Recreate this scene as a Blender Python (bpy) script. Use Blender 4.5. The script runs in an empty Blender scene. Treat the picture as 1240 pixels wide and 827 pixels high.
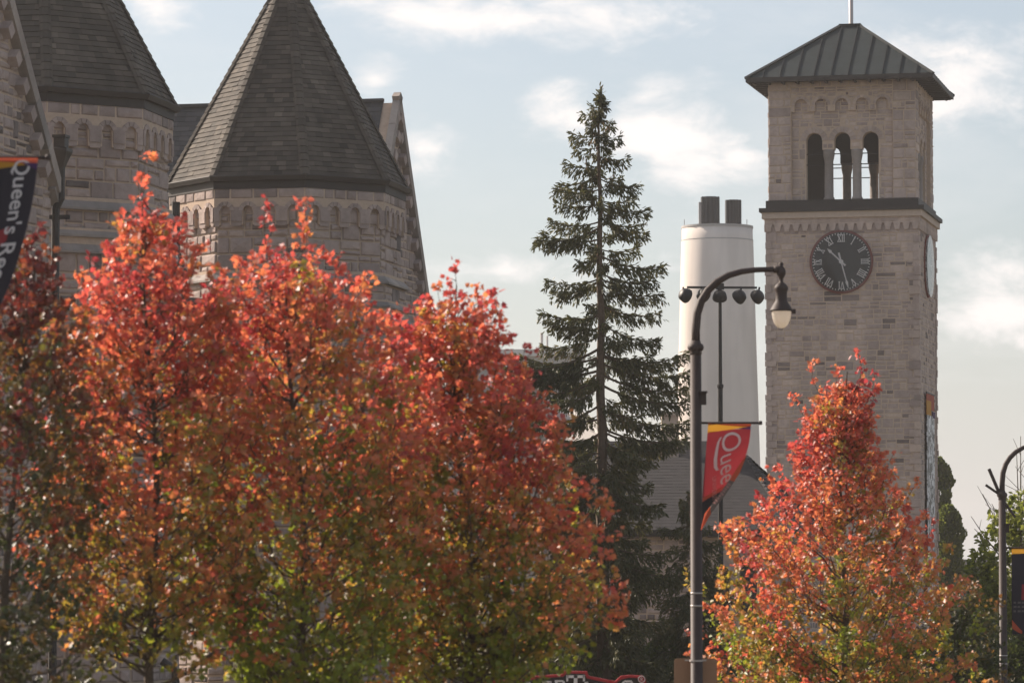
import bpy, math, random
import numpy as np
from mathutils import Vector, Matrix

C = bpy.context.scene.collection
R = math.radians

# ------------------------------------------------------------------ camera
F = 4500.0; HZ = 680.0; CX = 620.0; CY = 413.5; CAMH = 3.8
TH = math.atan((HZ - CY) / F)
cam_d = bpy.data.cameras.new("camera"); cam = bpy.data.objects.new("camera", cam_d)
C.objects.link(cam); bpy.context.scene.camera = cam
cam.location = (0, 0, CAMH); cam.rotation_euler = (R(90) + TH, 0, 0)
cam_d.sensor_width = 36; cam_d.lens = F / 1240 * 36
cam_d.clip_start = 1; cam_d.clip_end = 5000
cam_d.dof.use_dof = True; cam_d.dof.focus_distance = 125; cam_d.dof.aperture_fstop = 3.3

def P(x, y, Y):
    """world point that a photograph position sees at distance Y"""
    dx = (x - CX) / F; dy = -(y - CY) / F
    c, s = math.cos(TH), math.sin(TH)
    d = Vector((dx, c - dy * s, s + dy * c))
    return Vector((0, 0, CAMH)) + d * (Y / d.y)

# ------------------------------------------------------------------ world, sun
SUN_EL = 31.0; SUN_LEFT = 57.0          # degrees above the horizon, degrees left of the view
sc = bpy.context.scene
w = bpy.data.worlds.new("World"); sc.world = w; w.use_nodes = True
nt = w.node_tree; N = nt.nodes; L = nt.links; N.clear()
out = N.new('ShaderNodeOutputWorld'); bg = N.new('ShaderNodeBackground'); bg.inputs['Strength'].default_value = 0.068
L.new(bg.outputs[0], out.inputs[0])
sky = N.new('ShaderNodeTexSky'); sky.sky_type = 'NISHITA'; sky.sun_disc = False
sky.sun_elevation = R(SUN_EL); sky.sun_rotation = R(-SUN_LEFT)
sky.altitude = 80; sky.air_density = 0.9; sky.dust_density = 2.0; sky.ozone_density = 1.0
tc = N.new('ShaderNodeTexCoord')
def vm(op, a, b=None):
    n = N.new('ShaderNodeVectorMath'); n.operation = op
    L.new(a, n.inputs[0])
    if b is not None:
        if hasattr(b, 'is_linked'): L.new(b, n.inputs[1])
        else: n.inputs[1].default_value = b
    return n
def mth(op, a, b=None, clamp=False):
    n = N.new('ShaderNodeMath'); n.operation = op; n.use_clamp = clamp
    if hasattr(a, 'is_linked'): L.new(a, n.inputs[0])
    else: n.inputs[0].default_value = a
    if b is not None:
        if hasattr(b, 'is_linked'): L.new(b, n.inputs[1])
        else: n.inputs[1].default_value = b
    return n.outputs[0]
def mrange(a, f0, f1, t0, t1):
    n = N.new('ShaderNodeMapRange'); n.interpolation_type = 'SMOOTHSTEP'
    L.new(a, n.inputs[0])
    for i, v in enumerate((f0, f1, t0, t1)): n.inputs[i + 1].default_value = v
    return n.outputs[0]
def noise(vec, scale, detail, rough, dist=0.0):
    n = N.new('ShaderNodeTexNoise'); L.new(vec, n.inputs['Vector'])
    n.inputs['Scale'].default_value = scale; n.inputs['Detail'].default_value = detail
    n.inputs['Roughness'].default_value = rough; n.inputs['Distortion'].default_value = dist
    return n.outputs['Fac']
gen = tc.outputs['Generated']
st = vm('MULTIPLY', gen, (1.0, 1.0, 2.1)).outputs[0]
n_big = noise(st, 9.0, 9, 0.62, 0.3)
n_fine = noise(st, 34.0, 8, 0.62, 0.25)
n_mix = mth('ADD', mth('MULTIPLY', n_big, 0.45), mth('MULTIPLY', n_fine, 0.55))
n_mix = mth('ADD', mth('MULTIPLY', mth('SUBTRACT', n_mix, 0.5), 1.9), 0.5)
wisps = mrange(noise(vm('MULTIPLY', gen, (1.0, 1.0, 3.6)).outputs[0], 5.0, 9, 0.6, 0.5), 0.47, 0.70, 0, 0.40)
# cumulus banks: each a place in the sky (direction) with its own width and height
def bank(px, py, wd, ht, lo=0.40):
    d = (P(px, py, 1000) - Vector((0, 0, CAMH))).normalized()
    v = vm('SUBTRACT', gen, tuple(d)).outputs[0]
    v = vm('MULTIPLY', v, (F / wd, 0.3, F / ht)).outputs[0]
    ln = N.new('ShaderNodeVectorMath'); ln.operation = 'LENGTH'; L.new(v, ln.inputs[0])
    fall = mth('SUBTRACT', 1.0, ln.outputs['Value'])
    s = mth('ADD', mth('MULTIPLY', fall, 0.42), n_mix)
    return mrange(s, lo + 0.10, lo + 0.52, 0, 1)
mask = None
for b in ((800, 175, 120, 85, 0.40), (690, 150, 80, 70, 0.47), (1160, 95, 190, 90, 0.38), (510, 180, 70, 60, 0.50),
          (455, 95, 60, 45, 0.53), (650, 22, 330, 45, 0.44), (1210, 380, 150, 70, 0.42), (890, 190, 60, 30, 0.52),
          (620, 330, 230, 40, 0.52), (180, 5, 90, 50, 0.5)):
    m = bank(*b); mask = m if mask is None else mth('MAXIMUM', mask, m)
sep = N.new('ShaderNodeSeparateXYZ'); L.new(gen, sep.inputs[0])
low = mrange(sep.outputs['Z'], -0.02, 0.10, 0.5, 0.0)         # pale air towards the horizon
cover = mth('MAXIMUM', mth('MAXIMUM', wisps, low), mask, True)
cm = N.new('ShaderNodeMix'); cm.data_type = 'RGBA'
L.new(cover, cm.inputs['Factor']); L.new(sky.outputs[0], cm.inputs[6])
hs = N.new('ShaderNodeMix'); hs.data_type = 'RGBA'       # soften the blue of clear air
hs.inputs['Factor'].default_value = 0.27
L.new(sky.outputs[0], hs.inputs[6]); hs.inputs[7].default_value = (7.2, 7.5, 7.7, 1)
L.new(hs.outputs[2], cm.inputs[6])
cc = N.new('ShaderNodeMix'); cc.data_type = 'RGBA'; L.new(mask, cc.inputs['Factor'])
cc.inputs[6].default_value = (7.5, 7.5, 7.55, 1); cc.inputs[7].default_value = (8.9, 8.4, 8.15, 1)
L.new(cc.outputs[2], cm.inputs[7])
L.new(cm.outputs[2], bg.inputs['Color'])

sun_d = bpy.data.lights.new("sun", 'SUN'); sun = bpy.data.objects.new("sun", sun_d); C.objects.link(sun)
sun_d.energy = 5.0; sun_d.angle = R(0.6); sun_d.color = (1.0, 0.87, 0.74)
sd = Vector((-math.sin(R(SUN_LEFT)) * math.cos(R(SUN_EL)), math.cos(R(SUN_LEFT)) * math.cos(R(SUN_EL)), math.sin(R(SUN_EL))))
sun.rotation_euler = sd.to_track_quat('Z', 'Y').to_euler(); sun.location = sd * 300

sc.view_settings.view_transform = 'Standard'; sc.view_settings.look = 'None'
sc.view_settings.gamma = 1; sc.view_settings.exposure = 0.86; sc.view_settings.use_curve_mapping = False
sc.render.engine = 'CYCLES'
sc.cycles.use_denoising = True
sc.cycles.max_bounces = 8; sc.cycles.transparent_max_bounces = 8; sc.cycles.volume_bounces = 0
sc.cycles.sample_clamp_indirect = 6

# ------------------------------------------------------------------ materials
def mat(name, col, rough=0.8, tint=None, nz=0.0, nscale=3.0, bump=0.0, bscale=20.0, metal=0.0, spec=0.3, coat=0.0, stain=0.0):
    """col: base colour; tint: list of (pos, colour) over the per-face 'tint' value; nz: soft patchiness"""
    m = bpy.data.materials.new(name); m.use_nodes = True
    t = m.node_tree; n = t.nodes; l = t.links; b = n['Principled BSDF']
    b.inputs['Roughness'].default_value = rough; b.inputs['Metallic'].default_value = metal
    b.inputs['Specular IOR Level'].default_value = spec; b.inputs['Coat Weight'].default_value = coat
    co = n.new('ShaderNodeTexCoord').outputs['Object']
    if tint:
        a = n.new('ShaderNodeAttribute'); a.attribute_name = 'tint'
        r = n.new('ShaderNodeValToRGB'); l.new(a.outputs['Fac'], r.inputs[0])
        e = r.color_ramp.elements
        while len(e) < len(tint): e.new(0.5)
        for i, (p, c) in enumerate(tint): e[i].position = p; e[i].color = (*c, 1)
        cur = r.outputs[0]
    else:
        rgb = n.new('ShaderNodeRGB'); rgb.outputs[0].default_value = (*col, 1); cur = rgb.outputs[0]
    if nz:
        q = n.new('ShaderNodeTexNoise'); l.new(co, q.inputs['Vector']); q.inputs['Scale'].default_value = nscale
        q.inputs['Detail'].default_value = 8; q.inputs['Roughness'].default_value = 0.65
        mr = n.new('ShaderNodeMapRange'); l.new(q.outputs['Fac'], mr.inputs[0])
        mr.inputs[1].default_value = 0.25; mr.inputs[2].default_value = 0.75
        mr.inputs[3].default_value = 1 - nz; mr.inputs[4].default_value = 1 + nz
        mx = n.new('ShaderNodeVectorMath'); mx.operation = 'SCALE'
        l.new(cur, mx.inputs[0]); l.new(mr.outputs[0], mx.inputs['Scale']); cur = mx.outputs[0]
    if stain:                                                # rain streaks and broad weathering
        vs = n.new('ShaderNodeVectorMath'); vs.operation = 'MULTIPLY'; l.new(co, vs.inputs[0]); vs.inputs[1].default_value = (1, 1, .14)
        q = n.new('ShaderNodeTexNoise'); l.new(vs.outputs[0], q.inputs['Vector']); q.inputs['Scale'].default_value = .9; q.inputs['Detail'].default_value = 7
        mr = n.new('ShaderNodeMapRange'); l.new(q.outputs['Fac'], mr.inputs[0]); mr.inputs[1].default_value = .38; mr.inputs[2].default_value = .62
        mr.inputs[3].default_value = 1 - stain; mr.inputs[4].default_value = 1 + stain*.45
        mx = n.new('ShaderNodeVectorMath'); mx.operation = 'SCALE'; l.new(cur, mx.inputs[0]); l.new(mr.outputs[0], mx.inputs['Scale']); cur = mx.outputs[0]
    l.new(cur, b.inputs['Base Color'])
    if bump:
        q = n.new('ShaderNodeTexNoise'); l.new(co, q.inputs['Vector']); q.inputs['Scale'].default_value = bscale
        q.inputs['Detail'].default_value = 6
        bp = n.new('ShaderNodeBump'); bp.inputs['Strength'].default_value = bump; bp.inputs['Distance'].default_value = 0.03
        l.new(q.outputs['Fac'], bp.inputs['Height']); l.new(bp.outputs[0], b.inputs['Normal'])
    return m

M = {}
M['stone'] = mat('limestone', None, .9, [(0, (0.148, 0.117, 0.109)), (0.12, (0.227, 0.18, 0.165)), (0.3, (0.352, 0.276, 0.249)), (0.55, (0.431, 0.339, 0.3)), (0.8, (0.488, 0.382, 0.326)), (1, (0.567, 0.435, 0.352))], nz=.16, nscale=5, bump=.6, bscale=9, stain=.2)
M['stone_dark'] = mat('weathered_limestone', None, .9, [(0, (0.125, 0.104, 0.098)), (0.15, (0.204, 0.166, 0.153)), (0.35, (0.295, 0.233, 0.212)), (0.6, (0.363, 0.286, 0.256)), (0.85, (0.42, 0.331, 0.289)), (1, (0.488, 0.376, 0.32))], nz=.2, nscale=3.5, bump=.6, bscale=8, stain=.2)
M['mortar'] = mat('mortar', (.46, .35, .27), .95, nz=.12, nscale=8)
M['trim'] = mat('dressed_stone', None, .85, [(0, (.2, .18, .17)), (.5, (.27, .235, .215)), (1, (.36, .30, .26))], nz=.14, nscale=4, bump=.3, bscale=14, stain=.2)
M['cream'] = mat('cream_stone', (.47, .37, .30), .85, nz=.12, nscale=5)
M['shingle'] = mat('brown_shingle', None, .85, [(0, (.035, .029, .024)), (.5, (.075, .062, .050)), (1, (.13, .105, .082))], nz=.18, nscale=1.2, stain=.2)
M['slate'] = mat('dark_slate', None, .8, [(0, (.035, .035, .038)), (.5, (.06, .058, .06)), (1, (.09, .085, .085))], nz=.15, nscale=1.0)
M['slate_grey'] = mat('grey_shingle', None, .85, [(0, (.034, .030, .031)), (.5, (.043, .038, .038)), (1, (.055, .049, .048))], nz=.12, nscale=1.0)
M['darkmetal'] = mat('dark_painted_metal', (.022, .019, .018), .5, nz=.2)
M['fascia'] = mat('brown_fascia', (.035, .029, .026), .6, nz=.15)
M['copper'] = mat('patinated_sheet', None, .75, [(0, (.020, .026, .028)), (.5, (.026, .034, .036)), (1, (.034, .044, .047))], nz=.25, nscale=1.5, spec=.15)
M['seam'] = mat('seam_metal', (.026, .031, .033), .8, spec=.15)
M['galv'] = mat('light_metal', (.42, .38, .36), .4, metal=.3)
M['stack'] = mat('rendered_concrete', (.66, .59, .54), 1.0, nz=.05, nscale=.25, stain=.08, spec=0.0)
M['flue'] = mat('flue_steel', (.015, .017, .022), .45, nz=.3, nscale=1.5)
M['dial'] = mat('clock_dial', (.014, .012, .014), .35, spec=.3)
M['dialred'] = mat('clock_ring', (.16, .032, .024), .6)
M['dialwhite'] = mat('clock_numerals', (.85, .80, .78), .6)
M['lamp'] = mat('lamp_bronze', (.05, .034, .03), .6, nz=.15, nscale=6, spec=.25)
M['bark'] = mat('bark', (.10, .075, .055), .95, nz=.3, nscale=14, bump=.8, bscale=30)
M['sprucebark'] = mat('spruce_bark', (.12, .085, .06), .95, nz=.3, nscale=9, bump=.8, bscale=20)
M['grass'] = mat('dry_grass', (.12, .10, .055), .95, nz=.4, nscale=.8, bump=.8, bscale=30)
M['asphalt'] = mat('asphalt', (.05, .05, .052), .9, nz=.2, nscale=2)
M['concrete'] = mat('concrete', (.36, .34, .31), .9, nz=.15, nscale=1.5)
M['paint'] = mat('road_paint', (.7, .68, .6), .7)
M['palewall'] = mat('pale_wall', (.36, .34, .33), .85, nz=.1, nscale=.4)
M['paleroof'] = mat('pale_roof', (.55, .53, .51), .6, nz=.12, nscale=.4)
M['glass'] = mat('window_glass', (.03, .035, .04), .08, spec=.6)
M['tan'] = mat('tan_sign_back', (.30, .17, .10), .55, nz=.12, nscale=3)
M['signred'] = mat('sign_red', (.42, .03, .035), .45)
M['signdark'] = mat('sign_dark', (.03, .022, .02), .5)
M['signwhite'] = mat('sign_white', (.72, .68, .66), .5)
M['doorgrey'] = mat('grey_louvre', (.12, .105, .1), .7, nz=.1)
M['postpale'] = mat('pale_post', (.42, .37, .35), .7)

gm = bpy.data.materials.new('clock_glass'); gm.use_nodes = True; gt = gm.node_tree; g1 = gt.nodes.new('ShaderNodeBsdfTransparent'); g2 = gt.nodes.new('ShaderNodeBsdfGlossy'); g2.inputs['Roughness'].default_value = .03
g3 = gt.nodes.new('ShaderNodeFresnel'); g3.inputs[0].default_value = 1.42; g4 = gt.nodes.new('ShaderNodeMixShader')
gt.links.new(g3.outputs[0], g4.inputs[0]); gt.links.new(g1.outputs[0], g4.inputs[1]); gt.links.new(g2.outputs[0], g4.inputs[2]); gt.links.new(g4.outputs[0], gt.nodes['Material Output'].inputs[0]); M['clockglass'] = gm
def cloth(name, col, tr=.35):
    m = bpy.data.materials.new(name); m.use_nodes = True; t = m.node_tree; n = t.nodes; l = t.links
    b = n['Principled BSDF']; b.inputs['Base Color'].default_value = (*col, 1); b.inputs['Roughness'].default_value = .65
    b.inputs['Specular IOR Level'].default_value = .2
    tr_ = n.new('ShaderNodeBsdfTranslucent'); tr_.inputs['Color'].default_value = (*col, 1)
    mx = n.new('ShaderNodeMixShader'); mx.inputs[0].default_value = tr
    l.new(b.outputs[0], mx.inputs[1]); l.new(tr_.outputs[0], mx.inputs[2]); l.new(mx.outputs[0], n['Material Output'].inputs[0])
    return m
M['c_red'] = cloth('banner_red', (.30, .028, .036), .22); M['c_navy'] = cloth('banner_navy', (.018, .016, .024), .1)
M['c_gold'] = cloth('banner_gold', (.62, .30, .03)); M['c_orange'] = cloth('banner_orange', (.5, .10, .05))
M['c_purple'] = cloth('banner_purple', (.08, .03, .12)); M['c_white'] = cloth('banner_white', (.72, .66, .64), .3)
M['c_pink'] = cloth('banner_pale_red', (.6, .32, .3)); M['c_grey'] = cloth('banner_grey', (.15, .13, .125))
M['globe'] = cloth('frosted_globe', (.95, .88, .80), .7)
M['globe'].node_tree.nodes['Principled BSDF'].inputs['Roughness'].default_value = .2

def leafmat(name, ramp, tr=.5, rough=.32, spec=.5, boost=1.25):
    m = bpy.data.materials.new(name); m.use_nodes = True; t = m.node_tree; n = t.nodes; l = t.links
    b = n['Principled BSDF']; b.inputs['Roughness'].default_value = rough; b.inputs['Specular IOR Level'].default_value = spec
    a = n.new('ShaderNodeAttribute'); a.attribute_name = 'tint'
    r = n.new('ShaderNodeValToRGB'); l.new(a.outputs['Fac'], r.inputs[0]); e = r.color_ramp.elements
    while len(e) < len(ramp): e.new(.5)
    for i, (p, c) in enumerate(ramp): e[i].position = p; e[i].color = (*c, 1)
    l.new(r.outputs[0], b.inputs['Base Color'])
    tb = n.new('ShaderNodeBsdfTranslucent'); sc_ = n.new('ShaderNodeVectorMath'); sc_.operation = 'SCALE'
    sc_.inputs['Scale'].default_value = boost; l.new(r.outputs[0], sc_.inputs[0]); l.new(sc_.outputs[0], tb.inputs['Color'])
    mx = n.new('ShaderNodeMixShader'); mx.inputs[0].default_value = tr
    l.new(b.outputs[0], mx.inputs[1]); l.new(tb.outputs[0], mx.inputs[2]); l.new(mx.outputs[0], n['Material Output'].inputs[0])
    return m
M['maple'] = leafmat('autumn_leaves', [(0, (.17, .21, .015)), (.14, (.22, .21, .02)), (.28, (.33, .22, .035)), (.42, (.48, .18, .055)),
                     (.58, (.53, .15, .07)), (.76, (.50, .095, .062)), (1, (.32, .035, .04))], .48, .50, 1.0, 1.6)
M['maple_dark'] = leafmat('russet_leaves', [(0, (.04, .05, .008)), (.2, (.10, .085, .012)), (.4, (.19, .095, .018)), (.6, (.22, .055, .02)), (.8, (.18, .025, .018)), (1, (.10, .012, .012))], .38, .48, .9, 1.5)
M['spruce'] = leafmat('spruce_needles', [(0, (.045, .05, .02)), (.5, (.10, .10, .036)), (.8, (.17, .14, .05)), (1, (.18, .11, .055))], .25, .5, .35, 1.3)
M['green'] = leafmat('green_leaves', [(0, (.045, .06, .014)), (.5, (.11, .13, .022)), (1, (.24, .25, .04))], .5, .4, .4, 1.5)

# ------------------------------------------------------------------ mesh helpers
class MB:
    def __init__(s): s.v = []; s.f = []; s.m = []; s.t = []
    def face(s, pts, m=0, t=.5):
        k = len(s.v); s.v.extend(tuple(p) for p in pts); s.f.append(tuple(range(k, k + len(pts)))); s.m.append(m); s.t.append(t)
    def idx(s, base, faces, m=0, t=.5):
        for f in faces: s.f.append(tuple(base + i for i in f)); s.m.append(m); s.t.append(t)
    def box(s, c, size, m=0, t=.5, ax=None):
        c = Vector(c); ax = ax or (Vector((1, 0, 0)), Vector((0, 1, 0)), Vector((0, 0, 1)))
        h = [ax[i] * size[i] / 2 for i in range(3)]; k = len(s.v)
        for sx, sy, sz in ((-1,-1,-1),(1,-1,-1),(1,1,-1),(-1,1,-1),(-1,-1,1),(1,-1,1),(1,1,1),(-1,1,1)):
            s.v.append(tuple(c + h[0]*sx + h[1]*sy + h[2]*sz))
        s.idx(k, ((0,3,2,1),(4,5,6,7),(0,1,5,4),(1,2,6,5),(2,3,7,6),(3,0,4,7)), m, t)
    def bb(s, x0, x1, y0, y1, z0, z1, m=0, t=.5):
        s.box(((x0+x1)/2, (y0+y1)/2, (z0+z1)/2), (x1-x0, y1-y0, z1-z0), m, t)
    def bar(s, a, b, wd, th, up=(0, 0, 1), m=0, t=.5):
        a = Vector(a); b = Vector(b); d = (b - a); ln = d.length; d.normalize(); up = Vector(up)
        x = d.cross(up).normalized(); z = x.cross(d).normalized()
        s.box((a + b) / 2, (wd, ln, th), m, t, (x, d, z))
    def prism(s, poly, m=0, t=.5):
        """poly: (list of front points, vector to the back)"""
        pts, dv = poly; n = len(pts); k = len(s.v); dv = Vector(dv)
        s.v.extend(tuple(p) for p in pts); s.v.extend(tuple(Vector(p) + dv) for p in pts)
        s.idx(k, [tuple(range(n)), tuple(range(2*n-1, n-1, -1))] + [((i+1) % n, i, n+i, n+(i+1) % n) for i in range(n)], m, t)
    def tube(s, pts, rad, n=8, m=0, t=.5, cap=True):
        pts = [Vector(p) for p in pts]; rad = rad if hasattr(rad, '__len__') else [rad]*len(pts); k = len(s.v)
        d = (pts[1]-pts[0]).normalized(); ref = Vector((0, 1, 0)) if abs(d.y) < .8 else Vector((1, 0, 0))
        for i, p in enumerate(pts):
            d = (pts[min(i+1, len(pts)-1)] - pts[max(i-1, 0)]).normalized()
            x = d.cross(ref).normalized(); y = x.cross(d)
            for j in range(n):
                a = 2*math.pi*j/n; s.v.append(tuple(p + (x*math.cos(a) + y*math.sin(a))*rad[i]))
        fs = [(k+i*n+j, k+i*n+(j+1) % n, k+(i+1)*n+(j+1) % n, k+(i+1)*n+j) for i in range(len(pts)-1) for j in range(n)]
        if cap: fs += [tuple(range(k+n-1, k-1, -1)), tuple(range(k+(len(pts)-1)*n, k+len(pts)*n))]
        for f in fs: s.f.append(f); s.m.append(m); s.t.append(t)
    def lathe(s, c, prof, n=20, m=0, t=.5, a0=0):
        c = Vector(c); k = len(s.v)
        for r, z in prof:
            for j in range(n):
                a = a0 + 2*math.pi*j/n; s.v.append((c.x + r*math.sin(a), c.y - r*math.cos(a), c.z + z))
        for i in range(len(prof)-1):
            for j in range(n):
                s.f.append((k+i*n+j, k+i*n+(j+1) % n, k+(i+1)*n+(j+1) % n, k+(i+1)*n+j)); s.m.append(m); s.t.append(t)
        s.f.append(tuple(range(k+n-1, k-1, -1))); s.m.append(m); s.t.append(t)
        e = k+(len(prof)-1)*n; s.f.append(tuple(range(e, e+n))); s.m.append(m); s.t.append(t)
    def build(s, name, mats, parent=None, smooth=False):
        me = bpy.data.meshes.new(name); me.from_pydata(s.v, [], s.f); 
        for m in (mats if isinstance(mats, (list, tuple)) else [mats]): me.materials.append(m)
        me.polygons.foreach_set('material_index', s.m)
        at = me.attributes.new('tint', 'FLOAT', 'FACE'); at.data.foreach_set('value', s.t)
        if smooth: me.polygons.foreach_set('use_smooth', [True]*len(s.f))
        me.update(); o = bpy.data.objects.new(name, me); C.objects.link(o)
        if parent: o.parent = parent
        return o

def thing(name, label, cat, loc=(0, 0, 0), rz=0, group=None):
    o = bpy.data.objects.new(name, None); C.objects.link(o); o.location = loc; o.rotation_euler = (0, 0, rz)
    o.empty_display_size = .3
    return tag(o, label, cat, group)
def tag(o, label, cat, group=None):
    o['label'] = label; o['category'] = cat
    if group: o['group'] = group
    return o
def struct(o): o['kind'] = 'structure'; return o

# --- masonry: every stone is a shallow rock-faced block set on a mortar bed
def ashlar(mb, O, ex, ez, n, u0, u1, v0, v1, rng, bh=.5, lw=(.35, .8), inside=None, hole=None, mat=1, prot=(.015, .045),
           pfull=.25, gap=.016, dark=.05, ch=.03, base=.52):
    gap = .023 if gap == .016 else gap
    O = Vector(O); ex = Vector(ex); ez = Vector(ez); n = Vector(n)
    def ok(a, b, c, d):
        for i in range(4):
            for j in range(4):
                u = a + (c-a)*i/3; v = b + (d-b)*j/3
                if hole and hole(u, v): return False
                if inside and not inside(u, v): return False
        return True
    def stone(a, b, c, d):
        if c-a < .07 or d-b < .05: return
        if (hole or inside) and not ok(a, b, c, d):
            best = None
            for k in range(1, 8):
                for q in ((a, b, c-(c-a)*k/8, d), (a+(c-a)*k/8, b, c, d)):
                    if q[2]-q[0] > .07 and ok(*q): best = q; break
                if best: break
            if not best:
                if d-b > .13: stone(a, b, c, (b+d)/2); stone(a, (b+d)/2, c, d)
                return
            a, b, c, d = best
        a += gap; b += gap; c -= gap; d -= gap
        if c-a < .04 or d-b < .03: return
        p = rng.uniform(*prot); k = len(mb.v); q = min(ch, .3*min(c-a, d-b))
        J = lambda s: rng.uniform(-s, s)
        for u, v in ((a, b), (c, b), (c, d), (a, d)): mb.v.append(tuple(O + ex*(u+J(.006)) + ez*(v+J(.006)) - n*.002))
        for u, v in ((a+q, b+q), (c-q, b+q), (c-q, d-q), (a+q, d-q)): mb.v.append(tuple(O + ex*u + ez*v + n*(p*rng.uniform(.55, 1.1))))
        mb.v.append(tuple(O + ex*((a+c)/2+J((c-a)*.2)) + ez*((b+d)/2+J((d-b)*.15)) + n*(p*rng.uniform(.9, 1.5))))
        t = rng.random()*dark*2 if rng.random() < dark else min(1, max(.12, rng.gauss(base, .15)))
        mb.idx(k, ((0,1,5,4),(1,2,6,5),(2,3,7,6),(3,0,4,7),(4,5,8),(5,6,8),(6,7,8),(7,4,8)), mat, t)
    v = v0
    while v < v1 - .04:
        h = bh*rng.uniform(.75, 1.2); h = min(h, v1 - v)
        if v1 - (v+h) < .1: h = v1 - v
        u = u0
        while u < u1 - .04:
            wd = rng.uniform(*lw)*rng.uniform(.8, 1.2); wd = min(wd, u1-u)
            if u1 - (u+wd) < .16: wd = u1-u
            x = rng.random()
            if x < pfull or h < .24: stone(u, v, u+wd, v+h)
            else:
                s = rng.choice((.35, .45, .5, .55, .65))*h
                for (q0, q1) in ((v, v+s), (v+s, v+h)):
                    if wd > .55 and rng.random() < .45:
                        k = wd*rng.uniform(.35, .65); stone(u, q0, u+k, q1); stone(u+k, q0, u+wd, q1)
                    else: stone(u, q0, u+wd, q1)
            u += wd
        v += h

def archpts(uc, wd, vs, n=10, a0=0., a1=math.pi):
    return [(uc + math.cos(a0+(a1-a0)*i/n)*wd/2, vs + math.sin(a0+(a1-a0)*i/n)*wd/2) for i in range(n+1)]

def arch_wall(mb, O, ex, ez, n, u0, u1, v0, v1, ops, th, m=0, t=.5):
    """a wall slab with arched openings: ops = (centre, width, bottom, springing)"""
    O = Vector(O); ex = Vector(ex); ez = Vector(ez); n = Vector(n)
    pt = lambda u, v: O + ex*u + ez*v
    def slab(pl): mb.prism(([pt(*p) for p in pl], -n*th), m, t)
    cur = u0
    for uc, wd, vb, vs in sorted(ops):
        a = uc - wd/2; b = uc + wd/2
        if a - cur > .003: slab([(cur, v0), (a, v0), (a, v1), (cur, v1)])
        if vb - v0 > .003: slab([(a, v0), (b, v0), (b, vb), (a, vb)])
        slab([(b, v1), (a, v1)] + archpts(uc, wd, vs)[::-1])
        cur = b
    if u1 - cur > .003: slab([(cur, v0), (u1, v0), (u1, v1), (cur, v1)])

def in_arch(u, v, ops, grow=0.):
    for uc, wd, vb, vs in ops:
        if abs(u-uc) < wd/2+grow and vb-grow*.2 < v < vs: return True
        if v >= vs and (u-uc)**2 + (v-vs)**2 < (wd/2+grow)**2: return True
    return False

def voussoirs(mb, O, ex, ez, n, uc, wd, vs, ring, rng, m=1, k=9, prot=.04):
    O = Vector(O); ex = Vector(ex); ez = Vector(ez); n = Vector(n)
    for i in range(k):
        a0 = math.pi*i/k + .03; a1 = math.pi*(i+1)/k - .03
        q = [(uc+math.cos(a)*r, vs+math.sin(a)*r) for a, r in ((a0, wd/2), (a0, wd/2+ring), (a1, wd/2+ring), (a1, wd/2))]
        mb.prism(([O + ex*u + ez*v + n*prot*rng.uniform(.7, 1.2) for u, v in q], -n*.05), m, rng.gauss(.6, .12))

def shingles(mb, A, B, Cc, D, rng, expo=.17, tw=(.22, .34), lift=.014, m=0):
    """A,B lower edge, D,C upper edge; courses of single tabs, each its own face"""
    A, B, Cc, D = (Vector(p) for p in (A, B, Cc, D))
    n = (B-A).cross(D-A).normalized(); H = ((D+Cc)/2 - (A+B)/2).length; k = max(1, int(H/expo))
    for i in range(k):
        f0 = i/k; f1 = min(1, (i+1.0)/k)
        a = A.lerp(D, f0); b = B.lerp(Cc, f0); c = B.lerp(Cc, f1); d = A.lerp(D, f1)
        w = (b-a).length
        if w < .02: continue
        u = -rng.uniform(0, tw[0])
        while u < w:
            g = rng.uniform(*tw); e0 = max(0, u/w); e1 = min(1, (u+g)/w); lf = lift*rng.uniform(.7, 1.5)
            if e1 > e0:
                t = min(1, max(0, rng.gauss(.5, .17)))
                p0 = a.lerp(b, e0) + n*lf; p1 = a.lerp(b, e1) + n*lf; p2 = d.lerp(c, e1); p3 = d.lerp(c, e0)
                mb.face((p0, p1, p2 + n*.002, p3 + n*.002), m, t)
                mb.face((p0 - n*lf, p1 - n*lf, p1, p0), m, t*(.6 if lift > .01 else .9))
            u += g

def hipcap(mb, A, B, wd, rng, step=.24, m=0):
    A = Vector(A); B = Vector(B); d = B-A; k = max(2, int(d.length/step)); d.normalize()
    side = d.cross(Vector((0, 0, 1))).normalized(); up = side.cross(d).normalized()
    for i in range(k):
        a = A.lerp(B, i/k); b = A.lerp(B, (i+1.15)/k); t = min(1, max(0, rng.gauss(.5, .15)))
        w0 = wd*(1 if i < k*.8 else .7); l0 = .05
        ring = lambda p, l: [p - side*w0/2 + up*(l-.03), p - side*w0/4 + up*(l+.035), p + side*w0/4 + up*(l+.035), p + side*w0/2 + up*(l-.03)]
        r0 = ring(a, l0); r1 = ring(b, .02)
        for j in range(3): mb.face((r0[j], r0[j+1], r1[j+1], r1[j]), m, t)
        mb.face(r0, m, t*.5)

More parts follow.
